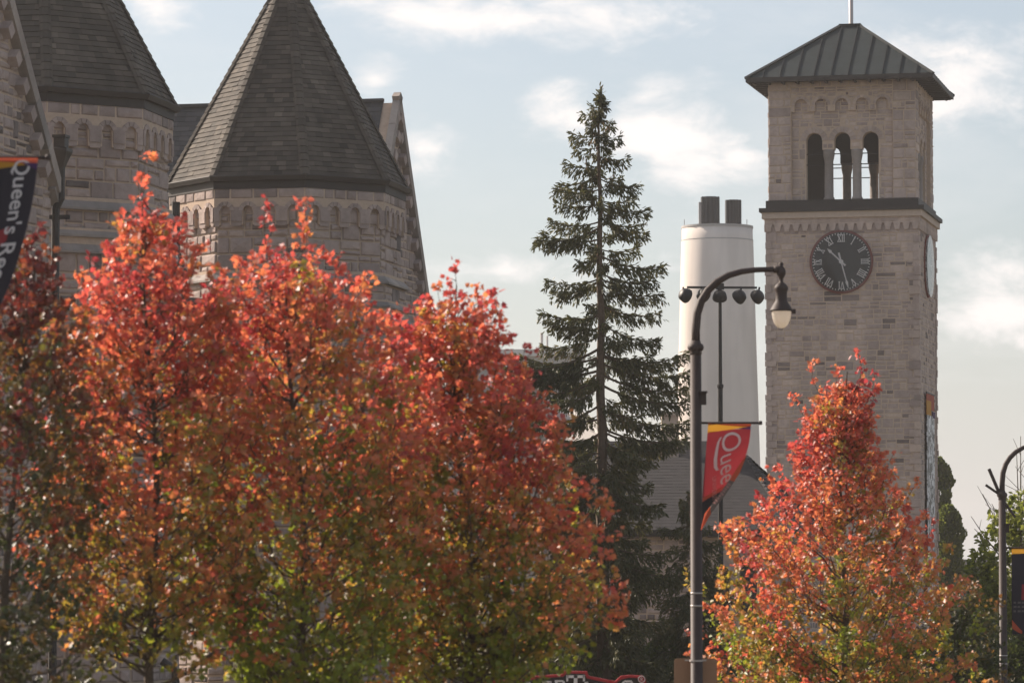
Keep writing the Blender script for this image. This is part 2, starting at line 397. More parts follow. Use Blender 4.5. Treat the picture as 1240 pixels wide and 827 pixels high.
# text set on any surface: fn maps flat text coordinates to world points
def text_mesh(txt, size, fn, name, material, parent=None, extr=0.0, align='LEFT', sy=1.0, bold=0.0):
    cu = bpy.data.curves.new('t', 'FONT'); cu.body = txt; cu.size = size; cu.align_x = align; cu.extrude = extr; cu.offset = bold
    cu.resolution_u = 6
    ob = bpy.data.objects.new('t', cu); C.objects.link(ob)
    me = bpy.data.meshes.new_from_object(ob.evaluated_get(bpy.context.evaluated_depsgraph_get()))
    bpy.data.objects.remove(ob); bpy.data.curves.remove(cu)
    me.name = name; me.materials.clear(); me.materials.append(material)
    for v in me.vertices: v.co = fn(v.co.x, v.co.y*sy, v.co.z)
    o = bpy.data.objects.new(name, me); C.objects.link(o)
    if parent: o.parent = parent
    return o

# ------------------------------------------------------------------ the setting: ground, road, pavement
YAW = R(-13.0)
mb = MB(); mb.face([(-1500, -200, 0), (1500, -200, 0), (1500, 3000, 0), (-1500, 3000, 0)])
struct(mb.build('ground', M['grass']))
mb = MB(); mb.face([(-200, 12, .004), (200, 12, .004), (200, 34, .004), (-200, 34, .004)]); struct(mb.build('road', M['asphalt']))
mb = MB()
for i in range(-20, 20): mb.face([(i*9, 22.9, .008), (i*9+3, 22.9, .008), (i*9+3, 23.1, .008), (i*9, 23.1, .008)])
struct(mb.build('road_markings', M['paint']))
mb = MB(); mb.bb(-200, 200, 34, 34.2, 0, .13); mb.bb(-200, 200, 34.2, 37.4, 0, .125); struct(mb.build('pavement', M['concrete']))
mb = MB(); mb.bb(-40, 60, 76, 79, 0, .012); struct(mb.build('path', M['concrete']))

# ------------------------------------------------------------------ haze: backlit autumn air
hm = bpy.data.materials.new('haze'); hm.use_nodes = True; hn = hm.node_tree; hn.nodes.clear()
ho = hn.nodes.new('ShaderNodeOutputMaterial'); hv = hn.nodes.new('ShaderNodeVolumePrincipled')
hv.inputs['Color'].default_value = (1.0, .95, .92, 1); hv.inputs['Density'].default_value = HAZE = .00026; hv.inputs['Anisotropy'].default_value = .55
hn.links.new(hv.outputs[0], ho.inputs['Volume'])
mb = MB(); mb.bb(-1510, 1510, -210, 3010, -1, 50); hz_ = mb.build('haze', hm); hz_['kind'] = 'stuff'

# ------------------------------------------------------------------ clock tower
def clock(parent, O, ex, ez, n, name='clock_face'):
    O = Vector(O); ex = Vector(ex); ez = Vector(ez); n = Vector(n); Rr = 1.43
    def ring(mb, r0, r1, z, th, k=64, m=0):
        for i in range(k):
            a, b = 2*math.pi*i/k, 2*math.pi*(i+1)/k
            q = [(math.sin(x)*r, math.cos(x)*r) for x, r in ((a, r0), (a, r1), (b, r1), (b, r0))]
            mb.prism(([O + ex*u + ez*v + n*z for u, v in q], -n*th), m)
    mb = MB(); mb.prism(([O + ex*math.sin(-2*math.pi*i/64)*(Rr-.1) + ez*math.cos(2*math.pi*i/64)*(Rr-.1) + n*.03 for i in range(64)], -n*.04))
    dial = mb.build(name, M['dial'], parent)
    mb = MB(); ring(mb, Rr-.10, Rr, .05, .06); mb.build('dial_ring', M['dialred'], dial)
    mb = MB(); zz = .048
    for i in range(60):
        a = 2*math.pi*i/60; r = Rr-.165; wd = .035 if i % 5 else .05
        c = O + ex*math.sin(a)*r + ez*math.cos(a)*r + n*zz
        er = ex*math.sin(a) + ez*math.cos(a); et = ex*math.cos(a) - ez*math.sin(a)
        mb.box(c, (wd, .012, .06), 0, .5, (et, n, er))
    mb.build('minute_track', M['dialwhite'], dial)
    for h, s in enumerate(('XII', 'I', 'II', 'III', 'IIII', 'V', 'VI', 'VII', 'VIII', 'IX', 'X', 'XI')):
        a = math.pi*h/6; er = ex*math.sin(a) + ez*math.cos(a); et = ex*math.cos(a) - ez*math.sin(a)
        mb = MB(); wd = {'I': .085, 'V': .19, 'X': .19}; tot = sum(wd[c] for c in s); x = -tot/2; r0, r1 = Rr-.53, Rr-.22
        pt = lambda u, r: O + et*u + er*r + n*zz
        def stroke(ua, ra, ub, rb, t):
            d = Vector((ub-ua, rb-ra)).normalized(); q = (Vector((-d.y, d.x))*t/2)
            mb.prism(([pt(ua+q.x, ra+q.y), pt(ua-q.x, ra-q.y), pt(ub-q.x, rb-q.y), pt(ub+q.x, rb+q.y)], -n*.012))
        for c in s:
            m_ = x + wd[c]/2; k = wd[c]/2 - .025
            if c == 'I': stroke(m_, r0, m_, r1, .04)
            elif c == 'V': stroke(m_-k, r1, m_, r0, .045); stroke(m_+k, r1, m_, r0, .025)
            else: stroke(m_-k, r1, m_+k, r0, .045); stroke(m_+k, r1, m_-k, r0, .025)
            for rr in (r0, r1):
                if c == 'V' and rr == r0: continue
                mb.prism(([pt(x+.006, rr-.016), pt(x+wd[c]-.006, rr-.016), pt(x+wd[c]-.006, rr+.016), pt(x+.006, rr+.016)], -n*.011))
            x += wd[c]
        mb.build('numeral', M['dialwhite'], dial)
    for nm, ang, l, tl, wd, z in (('hour_hand', 313.5, .86, .26, .075, .07), ('minute_hand', 165, 1.24, .42, .06, .09)):
        a = R(ang); er = ex*math.sin(a) + ez*math.cos(a); et = ex*math.cos(a) - ez*math.sin(a); mb = MB()
        sh = [(-.045, -tl), (.045, -tl), (.03, 0), (wd*.45, l*.7), (wd, l*.78), (.008, l), (-.008, l), (-wd, l*.78), (-wd*.45, l*.7), (-.03, 0)]
        mb.prism(([O + et*u + er*v + n*z for u, v in sh], -n*.015))
        if nm == 'hour_hand': mb.prism(([O + ex*math.sin(2*math.pi*i/16)*-.1 + ez*math.cos(2*math.pi*i/16)*.1 + n*(z+.03) for i in range(16)], -n*.04))
        mb.build(nm, M['dialwhite'], dial)
    mb = MB(); mb.face([O + ex*math.sin(-2*math.pi*i/64)*(Rr-.03) + ez*math.cos(2*math.pi*i/64)*(Rr-.03) + n*.135 for i in range(64)]); mb.build('glass_cover', M['clockglass'], dial)
    return dial

W = 6.82; HW = W/2; YC = 165.0
cor = P(1112.5, 400, YC); v_ = Vector((math.cos(-YAW), -math.sin(-YAW), 0)); u_ = Vector((math.sin(-YAW), math.cos(-YAW), 0))
ctr = Vector((cor.x, cor.y, 0)) - v_*HW + u_*HW
tower = thing('clock_tower', 'tall square stone clock tower with arched belfry and dark pyramid roof', 'clock tower', ctr, YAW)
zt = lambda y: P(1112, y, YC).z
rng = random.Random(5)
SIDES = [(Vector((0, -1, 0)), Vector((1, 0, 0))), (Vector((1, 0, 0)), Vector((0, 1, 0))), (Vector((0, 1, 0)), Vector((-1, 0, 0))), (Vector((-1, 0, 0)), Vector((0, -1, 0)))]
EZ = Vector((0, 0, 1))
zs = zt(278); zl = zt(253); zb = zt(240); ze = zt(98)
mb = MB()
mb.bb(-HW, HW, -HW, HW, 0, zs)                              # shaft
for n, ex in SIDES:
    main = n.y < 0 or n.x > 0
    ashlar(mb, n*HW - ex*HW, ex, EZ, n, 0, W, .6, zs, rng, bh=.44, lw=(.34, .85), pfull=.12, dark=.07, prot=(.008, .024), gap=.021, ch=.018)
    ashlar(mb, n*(HW+.12) - ex*(HW+.12), ex, EZ, n, 0, W+.24, 0, .6, rng, bh=.6, lw=(.7, 1.2), pfull=1, prot=(.02, .05))
mb.bb(-HW-.11, HW+.11, -HW-.11, HW+.11, 0, .6)
# rough quoins
for sx in (-1, 1):
    for sy in (-1, 1):
        z = .62; k = 0
        while z < zs-.3:
            h = rng.uniform(.22, .42); a = (.5, .28) if k % 2 else (.28, .5); pj = rng.uniform(.02, .085); k += 1
            x0 = sx*(HW+pj); y0 = sy*(HW+pj)
            mb.bb(min(x0, x0-sx*a[0]), max(x0, x0-sx*a[0]), min(y0, y0-sy*a[1]), max(y0, y0-sy*a[1]), z+.012, z+h-.012, 1, min(1, max(.2, rng.gauss(.55, .13))))
            z += h
mb.build('shaft', [M['mortar'], M['stone']], tower)
# corbel course, cream band, ledge
mb = MB(); H2 = HW+.10
mb.bb(-H2+.02, H2-.02, -H2+.02, H2-.02, zs+.33, zl+.001, 0, .7); mb.bb(-H2+.09, H2-.09, -H2+.09, H2-.09, zs-.02, zs+.329, 0, .35)
for n, ex in SIDES:
    k = 17; st_ = 2*H2/k
    for i in range(k):
        c = -H2 + st_*(i+.5)
        for (w0, w1) in ((.15, .09),):
            q = [(c-w1, zs+.02), (c+w1, zs+.02), (c+w0+.015, zs+.34), (c-w0-.015, zs+.34)]
            mb.prism(([n*(H2) + ex*a + EZ*b for a, b in q], -n*.12), 0, rng.gauss(.62, .1))
    ashlar(mb, n*(H2-.02) - ex*(H2-.02), ex, EZ, n, 0, 2*H2-.04, zs+.36, zs+.56, rng, bh=.2, lw=(.5, 1.3), pfull=1, mat=0, prot=(.012, .02), dark=0)
mb.bb(-H2-.09, H2+.09, -H2-.09, H2+.09, zl-.32, zl-.04, 1)
mb.build('corbel_course', [M['stone'], M['cream']], tower)
mb = MB(); mb.bb(-H2-.2, H2+.2, -H2-.2, H2+.2, zl-.03, zl+.15); mb.bb(-HW-.03, HW+.03, -HW-.03, HW+.03, zl+.15, zb+.02)
mb.build('ledge', M['fascia'], tower)
# belfry stage: three round-headed openings a side, corner piers, blind arcade
HB = HW-.09; TH_W = .55; pier = 1.03
mb = MB(); lining = MB()
ops = None
zar = zt(124)
for n, ex in SIDES:
    hp = HB-.17
    zcap = zt(178); ops = [(c, .73, zcap, zt(167)) for c in (-1.27, 0, 1.27)]
    for wall_, at_, th_, mm in ((mb, hp, TH_W-.1, 0), (lining, hp-TH_W+.098, .04, 0)):
        arch_wall(wall_, n*at_, ex, EZ, n, -at_+.001, at_-.001 if n.y or wall_ is lining else at_-TH_W, zcap, ze+.35, ops, th_, mm)
        for a, b in ((-at_+.001, -1.635), (1.635, at_-.001 if n.y else at_-TH_W)): arch_wall(wall_, n*at_, ex, EZ, n, a, b, zb-.02, zcap, [], th_, mm)
    ashlar(mb, n*hp, ex, EZ, n, -HB+pier, HB-pier, zb+.02, ze+.1, rng, bh=.46, lw=(.35, .7), pfull=.3, hole=lambda u, v: (v < zcap and abs(u + (-HB+pier)*0) < 1.64) or in_arch(u, v, ops, .27 if v > ops[0][3]-.05 else .005), prot=(.012, .03), dark=.03)
    for o_ in ops: voussoirs(mb, n*(hp+.003), ex, EZ, n, o_[0], o_[1], o_[3], .26, rng, k=9, prot=.035)
    # piers and blind arcade, one plane proud of the panel
    for a, b in ((-HB, -HB+pier), (HB-pier, HB)):
        arch_wall(mb, n*HB, ex, EZ, n, a+.002, b-.002, zb-.02, ze+.35, [], .19)
        ashlar(mb, n*HB, ex, EZ, n, a, b, zb, ze+.1, rng, bh=.42, lw=(.45, .8), pfull=.7, prot=(.015, .045), dark=.03)
    bl = [(c*.92, .58, zar-.5, zar) for c in (-2, -1, 0, 1, 2)]
    arch_wall(mb, n*(HB-.003), ex, EZ, n, -HB+pier, HB-pier, zar-.28, ze+.35, [(a, b, zar-.28, d) for a, b, c, d in bl], .16)
    for a, b, c, d in bl: voussoirs(mb, n*(HB), ex, EZ, n, a, b, d, .13, rng, k=7, prot=.03)
    ashlar(mb, n*(HB-.003), ex, EZ, n, -HB+pier, HB-pier, zar-.27, ze+.1, rng, bh=.3, lw=(.3, .6), hole=lambda u, v: in_arch(u, v, bl, .14 if v > zar else .01), prot=(.012, .03), dark=.02)
mb.build('belfry_wall', [M['mortar'], M['stone']], tower); lining.build('belfry_lining', M['fascia'], tower)
for n, ex in SIDES:
    for c in (-.635, .635):
        b_ = n*(HB-.37) + ex*c; z0 = zb+.02; z1 = zt(191); z2 = zt(178)
        mb = MB(); mb.lathe(b_, [(.25, z0), (.25, z0+.1), (.205, z0+.16), (.2, z1-.04), (.21, z1), (.235, z1+.12), (.26, z1+.25), (.262, z2-.08), (.262, z2-.003)], 20)
        mb.build('belfry_column', M['trim'], tower, True)
mb = MB()                                                    # dark inner skin, ceiling and floor of the bell chamber
hi = HB-TH_W-.02
mb.bb(-hi-.3, hi+.3, -hi-.3, hi+.3, zb-.1, zb-.02); mb.build('belfry_floor', M['fascia'], tower); mb = MB(); mb.bb(-hi-.3, hi+.3, -hi-.3, hi+.3, ze-.25, ze-.15)
mb.build('belfry_ceiling', M['fascia'], tower)
mb = MB()
for n, ex in SIDES:
    for zz_ in (zt(183), zt(196)):
        mb = MB(); mb.bar(n*(HB-.30) - ex*1.64 + EZ*zz_, n*(HB-.30) + ex*1.64 + EZ*zz_, .035, .045); mb.build('belfry_rail', M['darkmetal'], tower)
# roof
mb = MB(); HR = HW+.80; zr = zt(98)+.02; cap = .45; zap = P(1035, 31, YC+3.3).z
A = [Vector((-HR, -HR, zr+.18)), Vector((HR, -HR, zr+.18)), Vector((HR, HR, zr+.18)), Vector((-HR, HR, zr+.18))]
T = [Vector((-cap, -cap, zap)), Vector((cap, -cap, zap)), Vector((cap, cap, zap)), Vector((-cap, cap, zap))]
for i in range(4):
    a, b, c, d = A[i], A[(i+1) % 4], T[(i+1) % 4], T[i]
    nseg = 11; n_ = (b-a).cross(d-a).normalized()
    for k in range(nseg):                                    # pans between the seams
        f0, f1 = k/nseg, (k+1)/nseg; lo = [a.lerp(b, f0), a.lerp(b, f1)]
        def top(f):
            x = f*2*HR - HR
            if abs(x) <= cap: s = 1
            else: s = (HR-abs(x))/(HR-cap)
            e = (b-a).normalized(); mid = (a+b)/2; up = ((c+d)/2 - mid)
            return mid + e*x + up*s
        t0, t1 = top(f0), top(f1); pts = [lo[0], lo[1], t1]
        for xx in (-cap, cap):
            f = (xx+HR)/(2*HR)
            if f0 < f < f1: pts.append(top(f)) if xx > 0 or True else None
        pts = [lo[0], lo[1], t1] + [top((xx+HR)/(2*HR)) for xx in (cap, -cap) if f0 < (xx+HR)/(2*HR) < f1] + [t0]
        q = []
        for p in pts:
            if not q or (p-q[-1]).length > 1e-4: q.append(p)
        if (q[0]-q[-1]).length < 1e-4: q.pop()
        mb.face(q, 0, rng.gauss(.5, .1))
        if k: mb.bar(a.lerp(b, f0) + n_*.02, t0 + n_*.02, .045, .06, n_, 1)
    mb.bar(a + n_*.02, d + n_*.02, .14, .12, n_, 1)
mb.face([A[0]-EZ*.1, A[3]-EZ*.1, A[2]-EZ*.1, A[1]-EZ*.1], 2)
for i in range(4):
    a, b = A[i], A[(i+1) % 4]; n_ = SIDES[i][0]
    mb.bar(a - EZ*.05 - n_*.03 , b - EZ*.05 - n_*.03, .06, .2, EZ, 2)
    for k in range(13):
        p = a.lerp(b, (k+.5)/13) - EZ*.15; mb.bar(p - n_*.1, p - n_*.9, .09, .12, EZ, 2)
mb.bb(-cap-.05, cap+.05, -cap-.05, cap+.05, zap-.02, zap+.12, 1)
mb.build('roof', [M['copper'], M['seam'], M['fascia']], tower)
mb = MB(); mb.lathe((0, 0, zap+.1), [(.2, 0), (.2, .06), (.1, .1), (.085, 5), (.12, 5.02), (.12, 5.2), (0, 5.3)], 12); mb.build('flagpole', M['galv'], tower, True)
zc = P(1018.5, 317, YC+.7).z
clock(tower, Vector((-.03, -HW-.03, zc)), Vector((1, 0, 0)), EZ, Vector((0, -1, 0)))
clock(tower, Vector((HW+.03, .0, zc)), Vector((0, 1, 0)), EZ, Vector((1, 0, 0)))

# long hanging banner on the side of the tower
hb = thing('wall_banner', 'narrow black and white patterned banner hung down the tower side with orange top', 'banner', ctr + v_*(HW+.12), YAW)
mbp = bpy.data.materials.new('scribble_print'); mbp.use_nodes = True
t_ = mbp.node_tree; nn = t_.nodes; ll = t_.links
tcn = nn.new('ShaderNodeTexCoord'); nz_ = nn.new('ShaderNodeTexNoise'); nz_.inputs['Scale'].default_value = 1.5; nz_.inputs['Detail'].default_value = 3; nz_.inputs['Distortion'].default_value = 2.2
ll.new(tcn.outputs['Object'], nz_.inputs['Vector']); rp = nn.new('ShaderNodeValToRGB'); ll.new(nz_.outputs['Fac'], rp.inputs[0])
rp.color_ramp.elements[0].position = .49; rp.color_ramp.elements[0].color = (.03, .03, .035, 1); rp.color_ramp.elements[1].position = .53; rp.color_ramp.elements[1].color = (.6, .6, .62, 1)
ll.new(rp.outputs[0], nn['Principled BSDF'].inputs['Base Color'])
zt0 = zt(475); zt1 = zt(725)
mb = MB(); mb.bb(-.015, .015, -1.6, 1.3, zt1, zt(500)); mb.build('printed_panel', mbp, hb)
mb = MB(); mb.bb(-.017, .013, -1.6, .1, zt(500), zt(482)); mb.build('gold_panel', M['c_gold'], hb)
mb = MB(); mb.bb(-.017, .014, .1, 1.3, zt(493), zt(478)); mb.bb(-.016, .012, -1.6, 1.3, zt(482)+.003, zt(474)); mb.build('red_panel', M['c_orange'], hb)
mb = MB(); mb.bb(-.016, .03, .6, 1.5, zt(502), zt(494)-.01); mb.build('violet_panel', M['c_purple'], hb)
mb = MB(); mb.bar((0, -1.7, zt(473)), (0, 1.5, zt(473)), .06, .06); mb.build('rail', M['darkmetal'], hb)

# ------------------------------------------------------------------ the turreted hall
hall = thing('stone_hall', 'large grey stone hall with two octagonal turrets under steep conical roofs', 'building', (0, 0, 0), 0)
ROT8 = 11.3
def turret(cx, cy, zE, seed):
    rng = random.Random(seed); c = Vector((cx, cy, 0)); RW = 3.46
    def corner(k, r, z): a = R(ROT8 + 45*k); return Vector((cx + r*math.sin(a), cy - r*math.cos(a), z))
    mb = MB()
    levels = [(zE-.35, zE-3.0, RW), (zE-2.75, zE-3.72, RW+.14), (zE-3.55, zE-8.0, RW+.26), (zE-8, 0, RW+.36)]
    for (z1, z0, r) in levels: mb.lathe(c, [(r-.02, z0), (r-.02, z1)], 8, 0, .5, R(ROT8))
    def facet(k, r):
        a = corner(k, r, 0); b = corner(k+1, r, 0); ex = (b-a).normalized(); n = ex.cross(EZ); return a, ex, n, (b-a).length
    for k in range(8):
        vis = k in (5, 6, 7, 0, 1, 2)
        a, ex, n, wd = facet(k, RW)
        # top course, hanging blind arcade, wall below it
        r2 = RW+.13; a2, _, _, wd2 = facet(k, r2)
        st_ = wd2/4; ops = [(st_*(i+.5), .29, zE-1.42, zE-1.0) for i in range(4)]
        arch_wall(mb, a2, ex, EZ, n, 0, wd2, zE-1.42, zE-.3, ops, .2, 0)
        ashlar(mb, a2, ex, EZ, n, 0, wd2, zE-.66, zE-.34, rng, bh=.32, lw=(.35, .75), pfull=1, prot=(.02, .05), dark=.02)
        for i in range(5):                                   # pendant corbels between the little arches
            u0 = max(0, st_*i - st_/2 + .165); u1 = min(wd2, st_*i + st_/2 - .165)
            if u1-u0 > .03:
                q = [(u0+.01, zE-1.32), (u1-.01, zE-1.32), (u1-.01, zE-.9), (u0+.01, zE-.9)]
                mb.prism(([a2 + ex*x + EZ*y + n*.035 for x, y in q], -n*.04), 1, rng.gauss(.5, .12))
                q = [(u0+.03, zE-1.46), (u1-.03, zE-1.46), (u1-.01, zE-1.33), (u0+.01, zE-1.33)]
                mb.prism(([a2 + ex*x + EZ*y + n*.01 for x, y in q], -n*.1), 1, rng.gauss(.5, .12))
        for o_ in ops: voussoirs(mb, a2 + n*.003, ex, EZ, n, o_[0], o_[1], o_[3], .13, rng, k=5, prot=.035)
        ashlar(mb, a, ex, EZ, n, 0, wd, zE-2.78, zE-.78, rng, bh=.52, lw=(.45, 1.0), pfull=.35, prot=(.02, .06), dark=.01)
        a3, _, _, wd3 = facet(k, RW+.14); ashlar(mb, a3, ex, EZ, n, 0, wd3, zE-3.6, zE-3.1, rng, bh=.5, lw=(.45, 1.0), pfull=.3, prot=(.02, .05))
        a4, _, _, wd4 = facet(k, RW+.26)
        ashlar(mb, a4, ex, EZ, n, 0, wd4, zE-8, zE-4.0, rng, bh=.5, lw=(.4, .9), pfull=.3, prot=(.02, .05))
        a5, _, _, wd5 = facet(k, RW+.36)
        ashlar(mb, a5, ex, EZ, n, 0, wd5, 0, zE-8, rng, bh=.62, lw=(.5, 1.1), pfull=.3, prot=(.02, .06), dark=.3, gap=.03)
    w = mb.build('turret_wall', [M['mortar'], M['stone_dark']], hall)
    mb = MB()
    for (zt_, zb_, r0, r1) in ((zE-2.72, zE-3.08, RW+.0, RW+.30), (zE-3.46, zE-3.78, RW+.1, RW+.34), (zE-3.92, zE-4.2, RW+.2, RW+.42)):
        for k in range(8):
            q = [corner(k, r0, zt_), corner(k+1, r0, zt_), corner(k+1, r1, zb_+.06), corner(k, r1, zb_+.06), corner(k, r1, zb_), corner(k+1, r1, zb_)]
            m_ = 4
            for i in range(m_):
                f0, f1 = i/m_, (i+1)/m_; t = rng.gauss(.5, .2); L_ = lambda p, q_, f: p.lerp(q_, f)
                mb.face((L_(q[3], q[2], f0), L_(q[3], q[2], f1), L_(q[0], q[1], f1), L_(q[0], q[1], f0)), 0, t)
                mb.face((L_(q[4], q[5], f0), L_(q[4], q[5], f1), L_(q[3], q[2], f1), L_(q[3], q[2], f0)), 0, t)
            mb.face((corner(k, r1, zb_), corner(k+1, r1, zb_), corner(k+1, r0-.1, zb_), corner(k, r0-.1, zb_)), 0, .3)
    mb.build('string_course', M['trim'], w)
    mb = MB(); RR = 3.66
    ap = Vector((cx, cy, zE+6.75)); rr = RR
    for k in range(8):
        shingles(mb, corner(k, rr, zE), corner(k+1, rr, zE), ap, ap, rng, .168, lift=.022)
        hipcap(mb, corner(k, rr, zE), ap, .30, rng)
    mb.lathe(Vector((cx, cy, 0)), [(.1, zE+6.3), (.16, zE+6.6), (.05, zE+7.0), (.02, zE+8)], 8)
    rf = mb.build('turret_roof', M['shingle'], hall)
    mb = MB(); a0 = R(ROT8)
    mb.lathe(c, [(RW+.0, zE-.36), (RW+.17, zE-.36), (RW+.17, zE-.13), (RW+.3, zE-.13), (RW+.36, zE+.0), (RW+.34, zE+.02), (RW+.1, zE+.01)], 8, 0, .5, a0)
    mb.build('gutter', M['fascia'], rf)
c1 = P(348, 400, 112.0); c2 = P(43, 400, 97.5)
z1 = P(350, 213, 108.6).z; z2 = P(50, 106, 94).z
turret(c1.x, 112.0, z1, 11); turret(c2.x, 97.5, z2, 12)

FW = -YAW
def gable_block(apex, wside, drop_t, length, seed, roofmat, coursing=.5, near=None):
    """hall wing running to the left of a gable wall; apex world point of the gable coping; wside half depth"""
    rng = random.Random(seed); ax = Vector((math.cos(FW), -math.sin(FW), 0)); ay = Vector((math.sin(FW), math.cos(FW), 0))
    w0 = wside; zE = apex.z - w0*drop_t; base = Vector((apex.x, apex.y, 0))
    mb = MB(); n = ax; ex = ay
    pts = [(-w0, 0), (w0, 0), (w0, zE-.3), (0, apex.z-.35), (-w0, zE-.3)]
    mb.prism(([base + ex*u + EZ*v for u, v in pts], -n*.6))
    ins = lambda u, v: v < zE-.3 + (w0-abs(u))*drop_t - .1
    ashlar(mb, base, ex, EZ, n, -w0, w0, 0, apex.z-.5, rng, bh=coursing, lw=(.35, .9), pfull=.3, inside=ins, prot=(.02, .06), dark=.05)
    # raking corbels under the coping
    for s in (-1, 1):
        k = 0; L_ = w0/math.cos(math.atan(drop_t)); d = Vector((0, 0, 0)) + ex*s*math.cos(math.atan(drop_t)) - EZ*math.sin(math.atan(drop_t))
        q = .6
        nn_ = Vector((0, 0, 0)) + ex*s*math.sin(math.atan(drop_t)) + EZ*math.cos(math.atan(drop_t))
        while q < L_-.2:
            p = base + EZ*apex.z + d*q + n*.13 - nn_*.62
            mb.box(p, (.24, .3, .32), 1, rng.gauss(.6, .1), (n, d, nn_)); q += .78
    wl = mb.build('gable_wall', [M['mortar'], M['stone_dark']], hall)
    mb = MB()
    for s in (-1, 1):
        a = math.atan(drop_t); d = ex*s*math.cos(a) - EZ*math.sin(a); nn_ = ex*s*math.sin(a) + EZ*math.cos(a); L_ = w0/math.cos(a)+.5; q = 0
        while q < L_:
            ll_ = min(1.3, L_-q); p = base + EZ*apex.z + d*(q+ll_/2) + n*.12 - nn_*.15
            mb.box(p, (.24, ll_-.015, .3), 0, rng.gauss(.6, .2), (n, d, nn_)); q += ll_
        p = base + EZ*apex.z + d*(L_+.05) - nn_*.2; mb.box(p, (.36, .5, .4), 0, .6, (n, d, nn_))
    mb.build('coping', M['trim'], wl)
    mb = MB(); R0 = base + EZ*(apex.z-.3) - n*.35
    for s in (-1, 1):
        lo = base + ex*s*(w0+.3) + EZ*(zE-.3-.3*drop_t) - n*.35
        if s < 0: shingles(mb, lo - n*length, lo, R0, R0 - n*length, rng, .2, (.25, .4))
        else: shingles(mb, lo, lo - n*length, R0 - n*length, R0, rng, .35, (.4, .8))
    mb.bar(R0 - n*length + EZ*.05, R0 + EZ*.05, .2, .1)
    mb.build('gable_roof', roofmat, hall)
    mb = MB()
    for s in (-1, 1):
        o_ = base + ex*s*(w0-.02); mb.prism(([o_ + EZ*0, o_ - n*length, o_ - n*length + EZ*(zE-.5), o_ + EZ*(zE-.5)], -ex*s*.5))
        ashlar(mb, o_ if s > 0 else o_ - n*length, -n if s > 0 else n, EZ, ex*s, 0, length, 0, zE-.6, rng, bh=.6, lw=(.5, 1.1), pfull=.3)
    mb.build('side_wall', [M['mortar'], M['stone_dark']], hall)
apR = P(477, 112, 121.5)
gable_block(apR, 6.4, 1.66, 15, 21, M['slate'])
kn = P(60, 205, 89.0)                                        # lower end of the left rake
wl_ = 4.7; tl_ = 1.18; ay = Vector((math.sin(FW), math.cos(FW), 0))
apL = Vector((kn.x, kn.y, 0)) - ay*wl_; apL.z = kn.z + wl_*tl_
gable_block(apL, wl_, tl_, 9, 22, M['slate'])

# wall between the turrets with its lean-to roof, louvred doors and pale posts
mb = MB(); rng = random.Random(31)
aL = P(150, 400, 111.5); aR = P(420, 400, 114.5); ex = Vector((aR.x-aL.x, aR.y-aL.y, 0)); wdt = ex.length; ex.normalize(); n = ex.cross(EZ)
o_ = Vector((aL.x, aL.y, 0)); ztop = P(250, 362, 112).z
mb.prism(([o_, o_+ex*wdt, o_+ex*wdt+EZ*ztop, o_+EZ*ztop], -n*.5))
ashlar(mb, o_, ex, EZ, n, 0, wdt, 3.2, ztop, rng, bh=.55, lw=(.4, .9)); mb.build('link_wall', [M['mortar'], M['stone_dark']], hall)
mb = MB(); mb.prism(([o_+EZ*ztop+n*.35, o_+ex*wdt+EZ*ztop+n*.35, o_+ex*wdt+EZ*(ztop+.3)+n*.35, o_+EZ*(ztop+.3)+n*.35], -n*.5)); 
shingles(mb, o_+EZ*(ztop+.25)+n*.4, o_+ex*wdt+EZ*(ztop+.25)+n*.4, o_+ex*wdt+EZ*(ztop+1.6)-n*.9, o_+EZ*(ztop+1.6)-n*.9, rng)
mb.prism(([o_+EZ*ztop-n*1.2, o_+ex*wdt+EZ*ztop-n*1.2, o_+ex*wdt+EZ*(ztop+1.7)-n*1.2, o_+EZ*(ztop+1.7)-n*1.2], -n*.4))
mb.build('link_roof', M['slate'], hall)
mb = MB()
for k in range(22): mb.prism(([o_+ex*1.2+EZ*(.1+k*.14)+n*.06, o_+ex*4.1+EZ*(.1+k*.14)+n*.06, o_+ex*4.1+EZ*(.23+k*.14)+n*.02, o_+ex*1.2+EZ*(.23+k*.14)+n*.02], -n*.05))
mb.build('louvre_door', M['doorgrey'], hall)
for xx in (1.1, 4.2):
    mb = MB(); mb.prism(([o_+ex*(xx-.12)+n*.14, o_+ex*(xx+.12)+n*.14, o_+ex*(xx+.12)+n*.14+EZ*3.3, o_+ex*(xx-.12)+n*.14+EZ*3.3], -n*.2)); mb.build('door_post', M['postpale'], hall)
# downspouts with hopper heads
def downspout(x, y0, Y, yb=None, ofs=6):
    s = Y/F; c = P(x, y0, Y); dp = None
    mb = MB(); mb.lathe(Vector((c.x, c.y, 0)), [(.1, c.z-.75), (.16, c.z-.6), (.31, c.z-.32), (.31, c.z-.25), (.2, c.z-.22), (.2, c.z), (.24, c.z+.02), (.24, c.z+.08)], 4, 0, .5, R(45-13))
    w = mb.build('downspout', M['darkmetal'], hall)
    mb = MB(); z = c.z-.7; mb.tube([(c.x, c.y, z), (c.x, c.y, z-.75), (c.x-ofs*s, c.y, z-1.0), (c.x-ofs*s, c.y, 0)], .1, 8, 0)
    for k in range(4): mb.box((c.x-ofs*s+.1, c.y, z-1.2-k*2.2), (.5, .1, .1))
    mb.build('pipe', M['darkmetal'], w)
downspout(74, 168, 89.2)
mb = MB(); p = P(275, 352, 107); mb.tube([P(213, 245, 108), P(213, 305, 108), P(222, 330, 107), P(222, 372, 107)], .12, 8)
mb.tube([P(214, 371, 106.5), P(262, 374, 107)], .28, 6); mb.build('gutter_pipe', M['darkmetal'], hall)
